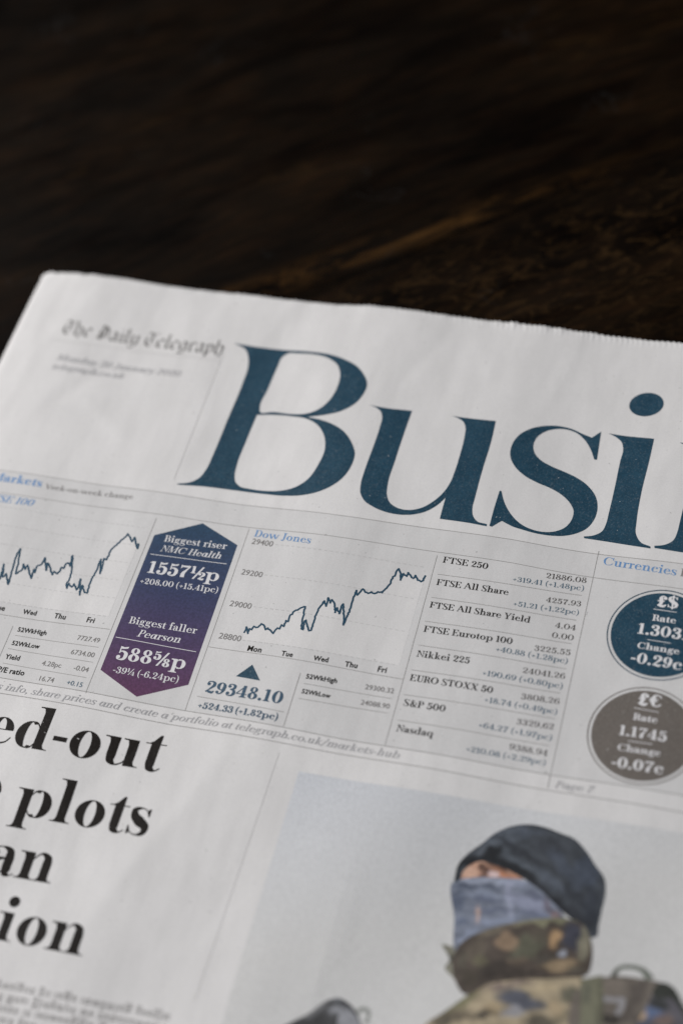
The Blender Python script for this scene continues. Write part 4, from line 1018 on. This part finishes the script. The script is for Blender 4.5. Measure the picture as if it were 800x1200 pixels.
shape('printed_scarf', pic, K((104, 262), (135, 256), (180, 250), (250, 251), (300, 253), (360, 260), (430, 290), (470, 330), (505, 380), (520, 420), (480, 440), (330, 455), (220, 480), (110, 530), (102, 400)),
      paint((112, 118, 132), [(230, 262, 150, 8, 2, (142, 148, 164), .9), (190, 284, 90, 7, 2, (66, 72, 88), .9), (330, 276, 50, 9, 10, (128, 134, 152), .7), (120, 330, 22, 40, 0, (78, 86, 104), .8), (230, 330, 70, 10, 4, (84, 90, 108), .8), (200, 310, 80, 10, 0, (130, 138, 156), .8), (310, 330, 10, 70, 3, (146, 150, 168), .7), (380, 350, 80, 26, 25, (132, 136, 156), .7), (420, 330, 60, 10, 32, (94, 98, 116), .8), (250, 370, 60, 10, -4, (92, 98, 116), .8), (400, 390, 80, 8, 12, (96, 102, 122), .8), (196, 392, 9, 34, 4, (178, 154, 144), .9), (130, 420, 24, 14, 0, (84, 92, 110), .8), (260, 410, 80, 12, -12, (134, 142, 162), .7), (150, 465, 40, 14, -25, (138, 146, 166), .8), (460, 360, 16, 40, -35, (96, 86, 96), .8), (490, 395, 18, 22, 0, (120, 100, 100), .8)], .1, (6, .11, .012, .24), .10), D3 + .00004, .0006)
HATP = K((104, 268), (106, 240), (116, 205), (150, 165), (205, 125), (255, 86), (310, 61), (380, 52), (440, 62), (500, 85), (550, 105), (592, 147), (630, 205), (664, 255), (668, 310), (655, 370), (642, 430), (632, 474), (618, 478), (570, 432), (500, 374), (432, 306), (372, 262), (325, 234), (252, 202), (203, 190), (160, 205), (134, 230), (120, 264))
shape('printed_hat', pic, HATP, paint((60, 64, 70), [(300, 95, 90, 30, -25, (82, 88, 97), .8), (200, 160, 70, 16, -34, (88, 93, 101), .7), (380, 75, 60, 16, 0, (70, 76, 86), .7), (350, 150, 110, 12, 28, (44, 47, 53), .8), (330, 180, 110, 14, 34, (80, 86, 94), .7), (470, 140, 60, 34, 40, (48, 51, 57), .8), (520, 220, 26, 90, -40, (66, 72, 83), .8), (600, 230, 40, 60, -20, (64, 71, 84), .7), (560, 320, 60, 20, 45, (44, 47, 53), .8), (460, 260, 90, 14, 42, (76, 82, 92), .7), (620, 360, 24, 70, 8, (50, 54, 62), .8), (580, 400, 60, 16, 45, (40, 42, 47), .8), (190, 178, 100, 18, -22, (30, 32, 36), 1), (320, 216, 120, 18, 30, (30, 32, 36), 1), (470, 330, 120, 15, 42, (34, 36, 41), .9), (112, 240, 10, 40, 10, (34, 36, 40), .9)], .16, (36, .07, .012, .26), .18), D3 + .00005, .0006)
shape('collar_tab', pic, K((58, 500), (80, 506), (112, 515), (116, 600), (136, 682), (96, 625), (66, 588), (84, 565)), paint((118, 116, 104), [(90, 560, 18, 16, 0, (74, 72, 64), .8)], .2), D3 + .00003, .0007)
shape('printed_collar', pic, K((100, 545), (125, 500), (200, 457), (330, 421), (440, 405), (525, 405), (580, 424), (610, 475), (616, 570), (602, 612), (520, 626), (330, 634), (230, 650), (138, 688), (106, 640)),
      paint((74, 66, 60), [(440, 414, 150, 12, -6, (124, 122, 100), .9), (270, 440, 90, 12, -18, (104, 96, 84), .9), (375, 510, 70, 40, -20, (88, 88, 74), .85), (295, 490, 40, 30, 0, (132, 112, 92), .85), (180, 520, 50, 30, -40, (92, 84, 74), .8), (480, 484, 18, 36, 15, (162, 134, 102), .95), (545, 470, 40, 54, 10, (58, 60, 72), .9), (420, 470, 36, 24, 0, (86, 80, 70), .8), (498, 540, 15, 14, 0, (158, 162, 174), .95), (500, 585, 74, 18, -4, (140, 122, 98), .85), (440, 560, 40, 16, 0, (70, 66, 60), .8), (590, 500, 16, 70, 4, (124, 120, 104), .8), (560, 600, 40, 12, 0, (96, 90, 80), .8), (260, 580, 90, 24, -14, (60, 54, 50), .8), (160, 620, 40, 30, -30, (66, 60, 52), .8), (330, 610, 130, 12, -5, (54, 48, 44), .9), (200, 560, 26, 18, 0, (96, 92, 74), .8), (130, 560, 16, 40, 0, (86, 82, 72), .8), (340, 560, 34, 14, 10, (100, 88, 76), .8)], .2, (-10, .05, .015, .12), .14), D3 + .00007, .0006)
shape('printed_gun', pic, C((300, 1000), 4, [(60, 850), (150, 800), (250, 748), (340, 688), (385, 678), (430, 700), (470, 745), (500, 850), (500, 1000), (0, 1000)]),
      paint((62, 62, 63), [(-430, 716, 90, 12, -28, (52, 52, 54), .9), (-340, 700, 26, 10, 20, (118, 120, 126), .8), (-310, 720, 20, 10, 40, (44, 44, 48), .9), (-420, 745, 70, 14, -26, (128, 128, 130), .8), (-330, 745, 36, 16, 0, (138, 139, 144), .9), (-280, 740, 12, 30, 0, (60, 60, 64), .8)], .2), D3, .0009)
shape('gun_highlight', pic, C((300, 1000), 4, [(382, 775), (400, 745), (440, 742), (470, 765), (480, 850), (430, 860), (390, 830)]), paint((138, 139, 144), (), .14), D3 + .00001, .001)
shape('gun_ring', pic, C((300, 1000), 4, [(470, 740), (500, 720), (530, 732), (535, 765), (515, 800), (505, 795), (520, 765), (515, 745), (495, 740), (480, 755)]), paint((134, 136, 132), (), .12), D3 + .00001, .001)
